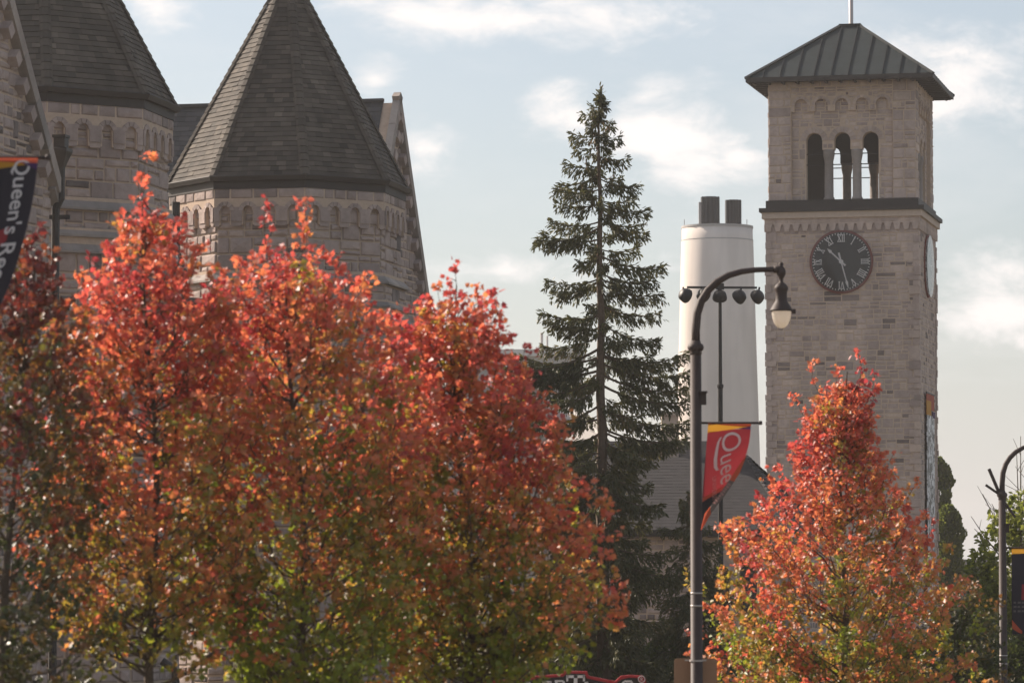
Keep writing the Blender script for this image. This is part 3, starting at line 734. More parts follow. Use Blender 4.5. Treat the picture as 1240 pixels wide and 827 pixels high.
mb = MB(); mb.tube([P(196, 800, 92), P(205, 806, 92), P(212, 812, 92), P(214, 850, 92)], .1, 8); mb.build('drain_pipe', M['darkmetal'], hall)

# ------------------------------------------------------------------ boiler-house stack
c = P(869, 400, 270); s = 270/F
stack = thing('chimney_stack', 'pale tapering concrete smokestack with two dark flues on top', 'chimney', (c.x, c.y, 0))
zz = lambda y: P(869, y, 270).z
mb = MB(); mb.lathe((0, 0, 0), [(56*s, 0), (51*s, zz(560)), (46.5*s, zz(400)), (43.7*s, zz(292)), (43.2*s, zz(291)), (43*s, zz(276))], 48)
mb.build('shaft', M['stack'], stack, False)
mb = MB(); mb.lathe((0, 0, 0), [(43.6*s, zz(277)), (43.6*s, zz(274.5)), (20*s, zz(273))], 48); mb.lathe((0, 0, 0), [(43.8*s, zz(292.5)), (43.9*s, zz(291.5)), (43*s, zz(291))], 48)
mb.build('rim', M['palewall'], stack)
for (dx, r, yt, dyy) in ((-8.5, 11.5, 239, 0), (20, 10, 242, .5)):
    mb = MB(); b = Vector((dx*s, dyy, 0)); mb.lathe(b, [(r*s, zz(277)), (r*s, zz(yt)), (r*s*.93, zz(yt)), (r*s*.9, zz(yt+6))], 24)
    for k in range(5): mb.bar(b+Vector(((-r+2+k*(2*r-4)/4)*s, -math.sqrt(max(0, r*r-(-r+2+k*(2*r-4)/4)**2))*s-.05, zz(277))), b+Vector(((-r+2+k*(2*r-4)/4)*s, -math.sqrt(max(0, r*r-(-r+2+k*(2*r-4)/4)**2))*s-.05, zz(yt))), .12, .12, (0, 1, 0))
    mb.build('flue', M['flue'], stack, False)
mb = MB()
for dx in (-40, -14, 36):
    mb = MB(); mb.bar((dx*s, 0, zz(276)), (dx*s, 0, zz(266)), .05, .05, (0, 1, 0)); mb.build('lightning_rod', M['galv'], stack)
mb = MB(); mb.bar((-20.5*s, 0, zz(276)), (-20.5*s, 0, zz(245)), .25, .25, (0, 1, 0))
mb.build('vent_mast', M['galv'], stack)
st2 = [o for o in bpy.data.objects if o.name.startswith('shaft') and o.parent == stack][0]
for p in st2.data.polygons: p.use_smooth = len(p.vertices) == 4

# ------------------------------------------------------------------ lower buildings behind
def frame_at(x, y, Y): p = P(x, y, Y); return Vector((p.x, p.y, 0))
# hipped grey roof house
hse = thing('hip_roofed_house', 'low stone house with grey shingled hip roof between spruce and tower', 'house', (0, 0, 0))
rng = random.Random(41); Yh = 142
ax = Vector((math.cos(FW), -math.sin(FW), 0)); ay = Vector((math.sin(FW), math.cos(FW), 0))
er_ = P(962, 641, Yh-1.5); ze_ = er_.z; er_ = Vector((er_.x, er_.y, 0)); pk = P(904, 553, Yh+2.6)
wd_, dp_ = 9.5, 8.2
zr_ = pk.z; e0 = er_ - ax*wd_ + EZ*ze_; e1 = er_ + EZ*ze_; e2 = er_ + ay*dp_ + EZ*ze_; e3 = e0 + ay*dp_
pr = Vector((pk.x, pk.y, zr_)); pl = pr - ax*6.5
mb = MB(); shingles(mb, e0, e1, pr, pl, rng, .19, (.25, .4), .006); shingles(mb, e1, e2, pr, pr, rng, .19, (.25, .4), .006); shingles(mb, e2, e3, pl, pr, rng, .4, (.5, .9)); shingles(mb, e3, e0, pl, pl, rng, .4, (.5, .9))
hipcap(mb, e1, pr, .3, rng); hipcap(mb, e2, pr, .3, rng)
# higher roof range to the left
r0 = P(790, 541, Yh+6); r1 = P(862, 535, Yh+6); b0 = P(770, 640, Yh+1); 
mb2 = MB(); k0 = P(690, 640, Yh+.5); k1 = P(872, 640, Yh+.5); k2 = P(872, 534, Yh+5); k3 = P(690, 534, Yh+5)
shingles(mb2, k0, k1, k2, k3, rng, .19, (.25, .4), .006); mb2.face([k1, k1+Vector((0, 9, 0)), k2])
rf_ = mb.build('roof', M['slate_grey'], hse); mb2.build('upper_roof', M['slate_grey'], hse)
mb = MB(); mb.prism(([e0-EZ*.25-ay*.1, e1-EZ*.25-ay*.1+ax*.1, e1-ay*.1+ax*.1, e0-ay*.1], ay*.3)); mb.prism(([e1-EZ*.25+ax*.1, e2-EZ*.25+ax*.1, e2+ax*.1, e1+ax*.1], -ax*.3)); mb.build('eaves', M['fascia'], rf_)
mb = MB(); o_ = er_ - ax*wd_ + ay*.35 + ax*.3; ops_ = []
wv = wd_-.6; x0 = (P(876, 700, Yh-.5).x - o_.x)/ax.x
ops_ = [(x0-.1, .66, 1.4, P(880, 694, Yh).z), (x0+.95, .66, 1.4, P(880, 694, Yh).z)]
arch_wall(mb, o_, ax, EZ, -ay, 0, wv, 0, ze_-.2, ops_, .3)
ashlar(mb, o_, ax, EZ, -ay, 0, wv, 0, ze_-.22, rng, bh=.45, lw=(.4, .9), hole=lambda u, v: in_arch(u, v, ops_, .2))
for q in ops_: voussoirs(mb, o_-ay*.003, ax, EZ, -ay, q[0], q[1], q[3], .2, rng)
o2 = o_ + ax*wv; mb.prism(([o2, o2+ay*7.4, o2+ay*7.4+EZ*(ze_-.2), o2+EZ*(ze_-.2)], -ax*.3)); ashlar(mb, o2, ay, EZ, ax, 0, 7.4, 0, ze_-.22, rng)
mb.build('wall', [M['mortar'], M['stone']], hse)
for q in ops_:
    mb = MB(); mb.prism(([o_+ay*.15+ax*u+EZ*v for u, v in ((q[0]-.4, 1.2), (q[0]+.4, 1.2), (q[0]+.4, q[3]+.4), (q[0]-.4, q[3]+.4))], ay*.04)); mb.build('window', M['glass'], hse)
mb = MB(); k4 = P(690, 642, Yh+.8); k5 = P(868, 642, Yh+.8); mb.prism(([Vector((k4.x, k4.y, 0)), Vector((k5.x, k5.y, 0)), k5, k4], Vector((0, .4, 0))))
ashlar(mb, Vector((k4.x, k4.y-.003, 0)), (1, 0, 0), EZ, (0, -1, 0), 0, k5.x-k4.x, 0, k4.z-.2, rng, bh=.5); mb.build('rear_wall', [M['mortar'], M['stone']], hse)
mb = MB(); q = P(811, 503, Yh+4); mb.bb(q.x-.33, q.x+.33, q.y-.3, q.y+.3, q.z-2, q.z); mb.bb(q.x-.4, q.x+.4, q.y-.37, q.y+.37, q.z-.02, q.z+.14); mb.build('chimney', M['cream'], hse)

# arched light roof hall
Yv = 230
vh = thing('curved_roof_hall', 'pale grey hall with long curved light roof seen between maple and spruce', 'building', (0, 0, 0))
prof = [(540, 428), (575, 431), (600, 437), (622, 445), (642, 455), (656, 466), (664, 474)]
mb = MB(); back = Vector((-6, 26, 0))
pts = [P(x, y, Yv) for x, y in prof]
for a, b in zip(pts, pts[1:]): mb.prism(([a-EZ*.35, b-EZ*.35, b, a], back))
mb.build('curved_roof', M['paleroof'], vh)
mb = MB(); low_ = [Vector((p.x, p.y+.4, 0)) for p in (pts[-1], pts[0])]
mb.prism(([p-EZ*.36+Vector((0, .4, 0)) for p in pts] + low_, Vector((-5, 24, 0)))); mb.build('end_wall', M['palewall'], vh)
mb = MB(); a = P(664, 474, Yv); b = P(728, 512, Yv-10); mb.prism(([a, P(664, 500, Yv), P(735, 530, Yv-9), b], Vector((-3, 20, 0)))); mb.build('side_roof', M['paleroof'], vh)
mb = MB(); mb.prism(([P(664, 500.5, Yv-2), P(735, 530.5, Yv-11), Vector((P(735, 530, Yv-11).x, Yv-11, 0)), Vector((P(664, 530, Yv-2).x, Yv-2, 0))], Vector((-3, 18, 0)))); mb.build('side_wall', M['palewall'], vh)
for k in range(7):
    a = P(672+k*9, 528+k*3, Yv-3-k*1.28); mb = MB(); mb.bb(a.x-.14, a.x+.14, a.y-.3, a.y+.2, a.z-1.1, a.z); mb.build('window', M['glass'], vh)
# gabled stone annex
an = thing('gabled_annex', 'small stone annex with pale gable coping low behind the spruce', 'building', (0, 0, 0)); rng = random.Random(44)
Ya = 190
g = [P(655, 575, Ya), P(685, 538, Ya), P(716, 566, Ya)]
lo = [Vector((g[2].x, Ya, 0)), Vector((g[0].x, Ya, 0))]
mb = MB(); mb.prism((g[::-1] + lo[::-1], Vector((0, 9, 0)))); 
o_ = Vector((g[0].x, Ya-.003, 0)); hw_ = g[2].x-g[0].x
ins = lambda u, v: (g[0]+Vector((u, 0, 0))).x < g[2].x and v < (g[0].z + (g[1].z-g[0].z)*u/(g[1].x-g[0].x) if u < g[1].x-g[0].x else g[1].z + (g[2].z-g[1].z)*(u-(g[1].x-g[0].x))/(g[2].x-g[1].x)) - .1
ashlar(mb, o_, (1, 0, 0), EZ, (0, -1, 0), 0, hw_, 0, g[1].z, rng, bh=.6, lw=(.5, 1.1), inside=ins); mb.build('gable_wall', [M['mortar'], M['stone']], an)
mb = MB()
for a, b in ((g[0], g[1]), (g[1], g[2])): mb.bar(a+Vector((0, -.1, .1)), b+Vector((0, -.1, .1)), .5, .25, (0, 0, 1))
mb.build('coping', M['paleroof'], an)
mb = MB(); dd = Vector((0, 9.5, 0)); u2 = EZ*.05
mb.face([g[0]+u2, g[1]+u2, g[1]+dd+u2, g[0]+dd+u2]); mb.face([g[1]+u2, g[2]+u2, g[2]+dd+u2, g[1]+dd+u2]); mb.build('roof', M['slate'], an)
# far flat-roofed block
fb = thing('flat_roofed_block', 'grey flat-roofed block with rooftop units far behind the maples', 'building', (0, 0, 0))
a = P(560, 430, 330); b = P(706, 436, 330)
mb = MB(); mb.bb(a.x, b.x, 330, 352, 0, a.z-.1); mb.build('wall', M['palewall'], fb)
mb = MB(); mb.bb(a.x-.3, b.x+.3, 329.7, 352.3, a.z-.098, a.z+.5); mb.build('parapet', M['paleroof'], fb)
for (x0, x1, y0) in ((590, 600, 425), (616, 624, 425), (664, 672, 427)):
    p0 = P(x0, y0, 336); p1 = P(x1, y0, 336); mb = MB(); mb.bb(p0.x, p1.x, 336, 338.5, a.z+.45, p0.z); mb.bb(p0.x+.15, p1.x-.15, 336.3, 338, p0.z, p0.z+.2)
    mb.build('rooftop_unit', M['copper'], fb)
p0 = P(656, 403, 337); mb = MB(); mb.tube([(p0.x, p0.y, a.z), (p0.x, p0.y, p0.z)], .13, 8); mb.tube([(p0.x+.5, p0.y, a.z), (p0.x+.5, p0.y, p0.z-.3)], .09, 8); mb.build('vent_pipe', M['galv'], fb)
for r_ in range(2):
    for k in range(9):
        q = P(575+k*15, 448+r_*16, 329.9); mb = MB(); mb.bb(q.x-.32, q.x+.32, 329.85, 329.99, q.z-.9, q.z); mb.build('window', M['glass'], fb)
# distant house on the right
dh = thing('distant_white_house', 'small pale house far off right of the tower behind shrubs', 'house', (0, 0, 0))
q0 = P(1150, 704, 300); q1 = P(1212, 704, 300); mb = MB(); mb.bb(q0.x, q1.x, 300, 309, 0, q0.z); mb.build('wall', M['palewall'], dh)
mb = MB(); mz = q0.z; mid = 304.5
mb.face([(q0.x-.3, 299.6, mz-.1), (q1.x+.3, 299.6, mz-.1), (q1.x+.3, mid, mz+1.8), (q0.x-.3, mid, mz+1.8)]); mb.face([(q1.x+.3, 309.4, mz-.1), (q0.x-.3, 309.4, mz-.1), (q0.x-.3, mid, mz+1.8), (q1.x+.3, mid, mz+1.8)])
mb.face([(q0.x, 300, mz), (q0.x, 309, mz), (q0.x, mid, mz+1.75)]); mb.face([(q1.x, 300, mz), (q1.x, 309, mz), (q1.x, mid, mz+1.75)]); mb.build('roof', M['slate_grey'], dh)
for k in range(4):
    q = P(1158+k*14, 710, 299.9); mb = MB(); mb.bb(q.x-.3, q.x+.3, 299.85, 300, q.z-.9, q.z); mb.build('window', M['glass'], dh)

# ------------------------------------------------------------------ floodlight mast
fm = frame_at(872, 400, 122); s = 122/F; fz = lambda y: P(872, y, 122).z
mast = thing('floodlight_mast', 'thin dark mast carrying a row of five round floodlights', 'floodlight', fm)
mb = MB(); mb.tube([(0, 0, 0), (0, 0, fz(465)), (0, 0, fz(464.9)), (0, 0, fz(346))], [.085, .08, .065, .055], 10); mb.lathe((0, 0, 0), [(.09, fz(470)), (.11, fz(469)), (.11, fz(466)), (.07, fz(465))], 10); mb.build('pole', M['darkmetal'], mast)
mb = MB(); mb.bar((-40*s, 0, fz(348)), (45*s, 0, fz(348.5)), .07, .07); mb.box((0, 0, fz(347)), (.26, .16, .2)); mb.build('crossbar', M['darkmetal'], mast)
for dx, tl, yy in ((-43, -65, 357.5), (-21, -55, 357.5), (-.5, 0, 358.5), (24, 52, 359), (46, 55, 359)):
    mb = MB(); c = Vector((dx*s, -.1, fz(yy))); rot = Matrix.Rotation(R(tl), 3, 'Y') @ Matrix.Rotation(R(25), 3, 'X')
    k = len(mb.v); mb.lathe((0, 0, 0), [(.02, .17), (.12, .165), (.19, .12), (.225, .03), (.245, -.06), (.24, -.13), (.2, -.17), (.05, -.18)], 16)
    mb.v = [tuple(c + rot @ Vector(p)) for p in mb.v]; mb.bar(c, (c.x - (.05 if dx < 0 else -.05), 0, fz(348)), .06, .06, (0, 1, 0))
    mb.build('floodlight_head', M['darkmetal'], mast, True)

# ------------------------------------------------------------------ street lamps
def lamp(x, Y, ycol, label, side=1, zoff=0):
    base = frame_at(x, ycol, Y); s = 56/F; zc_ = P(x, ycol, Y).z; o = thing('street_lamp', label, 'street lamp', base, 0, 'curved street lamps')
    mb = MB(); mb.tube([(0, 0, .0), (0, 0, .5), (0, 0, .55), (0, 0, zc_-.0)], [.16, .15, .094, .084], 14)
    mb.lathe((0, 0, 0), [(.2, 0), (.2, .08), (.17, .12)], 14); mb.build('post', M['lamp'], o, True)
    for dz in (-3.68, -3.87):
        mb = MB(); mb.lathe((0, 0, zc_), [(.088, dz-.012), (.094, dz-.012), (.094, dz+.012), (.088, dz+.012)], 14); mb.build('clamp_band', M['galv'], o, True)
    mb = MB(); mb.lathe((0, 0, zc_), [(.085, -.1), (.095, -.07), (.085, -.05), (.115, -.02), (.125, .02), (.11, .06), (.08, .08), (.07, .12)], 16); mb.build('collar', M['lamp'], o, True)
    mb = MB(); mb.box((side*.105, 0, zc_-.75), (.1, .1, .2)); mb.box((side*.105, -.03, zc_-.66), (.13, .12, .03)); mb.build('outlet_box', M['lamp'], o)
    pp = [(0, 0), (0.2, 22), (2, 42), (7, 58), (15, 70.5), (26, 81), (40, 89), (56, 93.5), (72, 95.5), (88, 96), (96, 96)]
    mb = MB(); mb.tube([(side*a*s, 0, zc_+b*s) for a, b in pp], [.065, .063, .062, .06, .058, .055, .05, .046, .042, .04, .042], 12)
    mb.build('curved_arm', M['lamp'], o, True)
    hx = side*104*s; hz = lambda y: zc_ + (422-y)*s
    mb = MB(); mb.tube([(side*95*s, 0, zc_+96*s), (hx, 0, zc_+96*s)], .055, 12)
    mb.lathe((hx, 0, 0), [(r*s, hz(y)) for r, y in ((.5, 317), (2.4, 318), (3, 320), (2.2, 322), (4.5, 324.5), (5.6, 328), (5.4, 332), (2.6, 337), (2.2, 341), (5, 343), (8.3, 347), (8.6, 350), (7.3, 353), (7, 356), (7.2, 364), (9, 367), (11.5, 371), (14, 375), (14.5, 376.5), (11.8, 376.8), (2, 376.5))], 24)
    mb.box((hx+side*15*s, 0, hz(377)), (.06, .05, .07)); mb.build('lamp_head', M['lamp'], o, True)
    mb = MB(); mb.lathe((hx, 0, 0), [(r*s, hz(y)) for r, y in ((11.6, 376.9), (11.8, 380), (11, 385), (9.4, 390), (6.8, 394.5), (3.5, 397), (.3, 397.8))], 24); mb.build('globe', M['globe'], o, True)
    return o, zc_
l1, zc1 = lamp(842.5, 56, 422, 'dark curved street lamp beside the spruce carrying a red banner')
l2, zc2 = lamp(1213.5, 86, 600, 'dark curved street lamp at far right carrying a navy banner')
l3, zc3 = lamp(-50, 37, 50, 'dark street lamp at the far left holding the navy banner', -1)
s = 56/F
def arm(o, z, x0, x1):
    mb = MB(); mb.tube([(x0, 0, z), (x1, 0, z)], .018, 8); mb.lathe((x1, 0, z), [(.02, -.03), (.03, -.02), (.03, .02), (.02, .03)], 8); mb.build('banner_arm', M['lamp'], o, True)
arm(l1, P(842, 512, 56).z, .08, 78*s)
arm(l2, P(1213, 663, 86).z, .08, 1.05)
arm(l3, P(0, 191, 37).z, .08, 110*37/F)
mb = MB(); zc_ = zc2
mb.tube([(-.05, 0, zc_+.02), (-.38, 0, zc_+.25)], .03, 8); mb.tube([(-.05, 0, zc_+.02), (-.30, 0, zc_+.62)], .04, 8)
mb.tube([(.05, 0, zc_-.15), (.3, 0, zc_-.5)], .03, 8); mb.build('side_bracket', M['lamp'], l2)

# ------------------------------------------------------------------ banners
class Sheet:
    """cloth hung from a banner arm: left and right edges given down its length, bulging in depth"""
    def __init__(s, Lp, Rp, Y, width, bulge=.05, sway=1):
        s.L = Lp; s.R = Rp; s.Y = Y; s.wd = width; s.b = bulge; s.sw = sway
    def edge(s, E, t):
        n = len(E)-1; f = min(max(t, 0), 1)*n; i = min(int(f), n-1); f -= i; q = lambda j: Vector(E[min(max(j, 0), n)])
        p0, p1, p2, p3 = q(i-1), q(i), q(i+1), q(i+2)
        return .5*((2*p1) + (p2-p0)*f + (2*p0-5*p1+4*p2-p3)*f*f + (-p0+3*p1-3*p2+p3)*f**3)
    def at(s, u, t, lift=0):
        a = s.edge(s.L, t); b = s.edge(s.R, t); p = a.lerp(b, u); k = s.Y/F
        dx = abs(b.x-a.x)*k; dep = math.sqrt(max(0, s.wd**2 - min(dx, s.wd)**2))
        Y = s.Y - s.sw*(dep*u) + s.b*math.sin(u*6.3+t*3)*.4*t - lift
        return P(p.x, p.y, Y)
    def patch(s, name, u0, u1, t0f, t1f, m, parent, nu=10, nt_=24, lift=0):
        mb = MB(); g = []
        for i in range(nu+1):
            u = u0+(u1-u0)*i/nu; t0 = t0f(u) if callable(t0f) else t0f; t1 = t1f(u) if callable(t1f) else t1f
            g.append([s.at(u, t0+(t1-t0)*j/nt_, lift) - org for j in range(nt_+1)])
        for i in range(nu):
            for j in range(nt_): mb.face((g[i][j+1], g[i+1][j+1], g[i+1][j], g[i][j]))
        return mb.build(name, m, parent, True)
org = P(857, 511, 56)
b1 = thing('lamp_banner', 'red cloth banner with a large white Q on the middle lamp, lower edge folded over', 'banner', org, 0, 'street lamp banners')
S1 = Sheet([(857.5, 512), (855.5, 540), (853, 570), (851, 596), (850, 618), (849, 638)], [(909.5, 512), (908, 530), (904, 548), (893, 574), (873, 604), (849.5, 639)], 56, .66, .05, -.6)
S1.patch('red_field', 0, 1, lambda u: .085+.0*u, 1.0, M['c_red'], b1, 12, 30)
S1.patch('gold_band', 0, 1, lambda u: .012+.02*u, lambda u: .10-.028*u, M['c_gold'], b1, 10, 3, .012)
S1.patch('orange_band', 0, 1, lambda u: .0, lambda u: .015+.055*u if u > .2 else .02, M['c_orange'], b1, 10, 3, .02)
S1.patch('violet_tip', .72, 1, lambda u: .075-.012*(u-.72)/.28, lambda u: .078+.022*(u-.72)/.28, M['c_purple'], b1, 5, 2, .024)
S1.patch('navy_corner', 0, .9, lambda u: .70, 1.0, M['c_navy'], b1, 6, 12, .012)
S1.patch('orange_wedge', 0, .95, lambda u: .66+.0*u, lambda u: .705-.03*u, M['c_orange'], b1, 6, 2, .016)
def on_sheet(S, xpx, ypx, t_hint=None, lift=.03):
    """u,t of a spot on the sheet; the word is then wrapped on the cloth"""
    lo, hi = 0., 1.
    for _ in range(30):
        t = (lo+hi)/2; y = S.edge(S.L, t).lerp(S.edge(S.R, t), .5).y
        if y < ypx: lo = t
        else: hi = t
    a = S.edge(S.L, t); b = S.edge(S.R, t); u = (xpx-a.x)/max(1e-3, b.x-a.x); return S.at(min(max(u, 0), 1.02), t, lift)
# the word runs down the cloth, letters' tops to the right
for txt, x0, y0, sz, m_, st_ in (('O', 874.5, 522.0, 33, 'c_white', 1), ('uee', 872.5, 548.5, 28, 'c_white', 1), ('UNIVERSITY', 862.5, 571, 7.5, 'c_pink', 1)):
    o = text_mesh(txt, sz, lambda tx, ty, tz, x0=x0, y0=y0, sy_=(1.06 if txt == 'Q' else 1): on_sheet(S1, x0+ty*sy_, y0+tx) - org, 'lettering', M[m_], b1, 0)
mb = MB(); sw_ = [(873, 528), (870, 533), (868, 541), (866.3, 551), (866.5, 560), (868.5, 565), (871, 566)]; wd_s = [1, 1.4, 1.8, 2.1, 2.0, 1.5, .6]
for i in range(6):
    (xa, ya), (xb, yb) = sw_[i], sw_[i+1]; wa, wb = wd_s[i], wd_s[i+1]
    mb.face([on_sheet(S1, xa-wa, ya)-org, on_sheet(S1, xb-wb, yb)-org, on_sheet(S1, xb+wb, yb)-org, on_sheet(S1, xa+wa, ya)-org])
mb.build('swash', M['c_white'], b1)
# folded-over free edge showing the back of the cloth
mb = MB(); fo = [((905, 549), (905.5, 546)), ((893, 566), (896, 572)), ((883, 581), (889, 583)), ((872, 597), (878, 600)), ((860, 613), (868, 612)), ((850, 634), (861, 622)), ((848.5, 642), (850, 640))]
for i in range(6):
    (a0, b0), (a1, b1_) = fo[i], fo[i+1]
    mb.face([P(*a0, 55.75)-org, P(*a1, 55.75)-org, P(*b1_, 55.8)-org, P(*b0, 55.8)-org], 0 if i in (0, 1, 5) else 1)
mb.face([P(853, 622, 55.74)-org, P(848.5, 642, 55.74)-org, P(861, 622, 55.78)-org, P(860, 613, 55.74)-org], 0)
mb.build('folded_edge', [M['c_orange'], M['c_grey']], b1, True)
mb = MB()
for i in range(9):
    f = i/9; c = Vector((883, 586)).lerp(Vector((863, 611)), f); d = Vector((-.62, .78)); e = Vector((.78, .62)); h = 2.2+.6*math.sin(i*2)
    for sgn in (-1, 1):
        q = [c + d*.3*sgn*2 + e*h*.9, c + d*.3*sgn*2 + d*.55 + e*h*.9, c + d*.3*sgn*2 + d*.55 - e*h*.6, c + d*.3*sgn*2 - e*h*.6]
        mb.face([P(p.x, p.y, 55.70)-org for p in q])
mb.build('reverse_lettering', M['c_pink'], b1)

org = P(0, 191, 37)
b3 = thing('lamp_banner', "navy banner reading Queen's Reco with red and gold top at the far left", 'banner', org, 0, 'street lamp banners')
S3 = Sheet([(-34, 191), (-37, 240), (-46, 290), (-62, 340), (-80, 378)], [(46, 191.5), (41, 235), (31, 282), (15, 335), (-3, 378)], 37, .68, .04, .5)
S3.patch('navy_field', 0, 1, .04, 1.0, M['c_navy'], b3, 10, 24)
S3.patch('gold_band', 0, 1, lambda u: .02, lambda u: .115-.06*u, M['c_gold'], b3, 10, 3, .012)
S3.patch('orange_band', 0, 1, 0, lambda u: .02+.045*u, M['c_orange'], b3, 10, 3, .018)
S3.patch('violet_tip', .78, 1, lambda u: .05+.02*(u-.78), lambda u: .055+.22*(u-.78), M['c_purple'], b3, 4, 2, .02)
S3.patch('red_stripe', .25, .72, lambda u: .50-.10*(u-.25), lambda u: .70-.35*(u-.25), M['c_red'], b3, 8, 6, .012)
S3.patch('blue_stripe', .2, 1, .93, 1.0, M['c_navy'], b3, 8, 2, .014)
def on3(xx, yy):
    t = .02 + xx/188.0; u = .655 + yy/80.0
    return S3.at(min(max(u, 0), 1), t, .02) - org
text_mesh("Queen's Reco", 27, lambda tx, ty, tz: on3(tx, ty), 'lettering', M['c_white'], b3, 0, bold=.3)
org = P(1226, 664, 86)
b2 = thing('lamp_banner', 'dark navy banner with gold top edge on the far right lamp', 'banner', org, 0, 'street lamp banners')
S2 = Sheet([(1225, 664), (1225, 700), (1225, 735), (1226, 768)], [(1262, 664), (1261, 700), (1258, 735), (1254, 766)], 86, .7, .04, .5)
S2.patch('navy_field', 0, 1, .07, 1.0, M['c_navy'], b2, 8, 16)
S2.patch('gold_band', 0, 1, 0, lambda u: .09-.03*u, M['c_gold'], b2, 8, 3, .012)
S2.patch('red_patch', .35, 1, .40, .58, M['c_red'], b2, 8, 3, .012)
S2.patch('gold_wedge', 0, .42, lambda u: .80+.34*u, lambda u: .90+.25*u, M['c_orange'], b2, 6, 3, .012)
for k in range(3):
    for j in range(6):
        u0 = .07+j*.15; S2.patch('lettering', u0, u0+.09+.03*((j+k) % 2), .60+k*.05, .622+k*.05, M['c_grey'], b2, 2, 2, .014)

# ------------------------------------------------------------------ road sign back, stand sign
q = P(842.5, 797, 56.15); rs = thing('road_sign', 'tan rounded road sign seen from behind low on the lamp post', 'sign', (q.x, q.y+.02, 0))
wd_ = 52*s/2; zt_ = P(842, 797, 56.15).z; zb_ = zt_-.9; rr = .05; pl = []
for cx_, cz_, a0 in ((wd_-rr, zt_-rr, 0), (-wd_+rr, zt_-rr, 90), (-wd_+rr, zb_+rr, 180), (wd_-rr, zb_+rr, 270)):
    for k in range(5): a = R(a0+k*22.5); pl.append(Vector((cx_+rr*math.cos(a), 0, cz_+rr*math.sin(a))))
mb = MB(); mb.prism((pl[::-1], (0, .02, 0))); mb.build('panel', M['tan'], rs)
mb = MB(); zq = P(842, 799.5, 56).z; mb.lathe((0, -.17, zq), [(.1, -.012), (.105, -.012), (.105, .012), (.1, .012)], 14); mb.bar((-.16, -.03, zq), (.16, -.03, zq), .04, .02); mb.build('clamp', M['galv'], rs)

Yk = 64; kp = lambda x, y, d=0: P(x, y, Yk-d)
org = Vector((P(690, 813, Yk).x, Yk, 0))
ks = thing('stand_sign', 'red outlined food stand sign reading BEAVERTAILS at the bottom edge', 'sign', org)
outl = [(560, 834), (590, 824), (640, 821), (650, 818), (680, 816), (684, 812), (711, 812.5), (713, 818), (745, 824.5), (752, 818), (762, 817), (775, 817.5), (782, 821), (784, 860), (560, 864)]
mb = MB(); mb.prism(([kp(x, y)-org for x, y in outl][::-1], (0, .12, 0))); mb.build('panel', M['signred'], ks)
inn = [(566, 836), (592, 827.5), (641, 823.5), (652, 821), (682, 819), (686, 815), (708, 815.5), (710.5, 821), (744, 828), (753, 822), (762, 820), (772, 820.5), (776, 824), (777, 856), (566, 859)]
mb = MB(); mb.prism(([kp(x, y, .02)-org for x, y in inn][::-1], (0, .015, 0))); mb.build('dark_panel', M['signdark'], ks)
# letters, drawn as bars with slab serifs, baseline about y 852
def blk(ch, x, yt, yb, wd, t=2.6):
    mb = MB(); h = yb-yt
    def st(xa, ya, xb, yb_, tt):
        d = Vector((xb-xa, yb_-ya)).normalized(); q = Vector((-d.y, d.x))*tt/2
        mb.prism(([kp(a, b, .04)-org for a, b in ((xa+q.x, ya+q.y), (xb+q.x, yb_+q.y), (xb-q.x, yb_-q.y), (xa-q.x, ya-q.y))], (0, .015, 0)))
    X = lambda f: x+wd*f; Yy = lambda f: yt+h*f
    S_ = {'B': [(.2, 0, .2, 1, 1.2), (.1, .05, .8, .05, .8), (.1, .5, .8, .5, .8), (.1, .95, .8, .95, .8), (.82, .05, .82, .5, 1), (.86, .5, .86, .95, 1)],
          'E': [(.22, 0, .22, 1, 1.3), (.05, .04, .95, .04, .8), (.1, .5, .75, .5, .7), (.05, .96, .95, .96, .8), (.93, .0, .93, .22, .6), (.93, .78, .93, 1, .6)],
          'A': [(.5, 0, .12, 1, .9), (.5, 0, .85, 1, 1.3), (.25, .62, .78, .62, .6), (0, .97, .3, .97, .6), (.7, .97, 1, .97, .6), (.3, .04, .62, .04, .6)],
          'V': [(.12, 0, .5, 1, 1.3), (.88, 0, .5, 1, .9), (0, .04, .32, .04, .7), (.7, .04, 1, .04, .7)],
          'R': [(.2, 0, .2, 1, 1.2), (.05, .04, .8, .04, .8), (.2, .5, .8, .5, .7), (.83, .05, .83, .5, 1.1), (.5, .5, .95, 1, 1.1), (.02, .97, .4, .97, .6)],
          'T': [(.5, 0, .5, 1, 1.7), (.02, .05, .98, .05, 1.3), (.04, 0, .04, .2, .9), (.96, 0, .96, .2, .9), (.25, .97, .75, .97, .7)],
          'I': [(.5, 0, .5, 1, 1.3), (.1, .04, .9, .04, .7), (.1, .96, .9, .96, .7)],
          'L': [(.25, 0, .25, 1, 1.3), (.05, .04, .5, .04, .7), (.05, .96, .95, .96, .8), (.93, .7, .93, 1, .7)],
          'S': [(.85, .2, .7, .04, 1), (.75, .05, .3, .05, 1), (.3, .05, .12, .2, 1), (.12, .2, .2, .42, 1), (.2, .42, .8, .58, 1.1), (.8, .58, .88, .8, 1), (.88, .8, .7, .95, 1), (.7, .95, .2, .95, 1), (.2, .95, .08, .76, .9)]}[ch]
    for a, b, c_, d, e in S_: st(X(a), Yy(b), X(c_), Yy(d), t*e)
    mb.build('letter', M['signwhite'], ks)
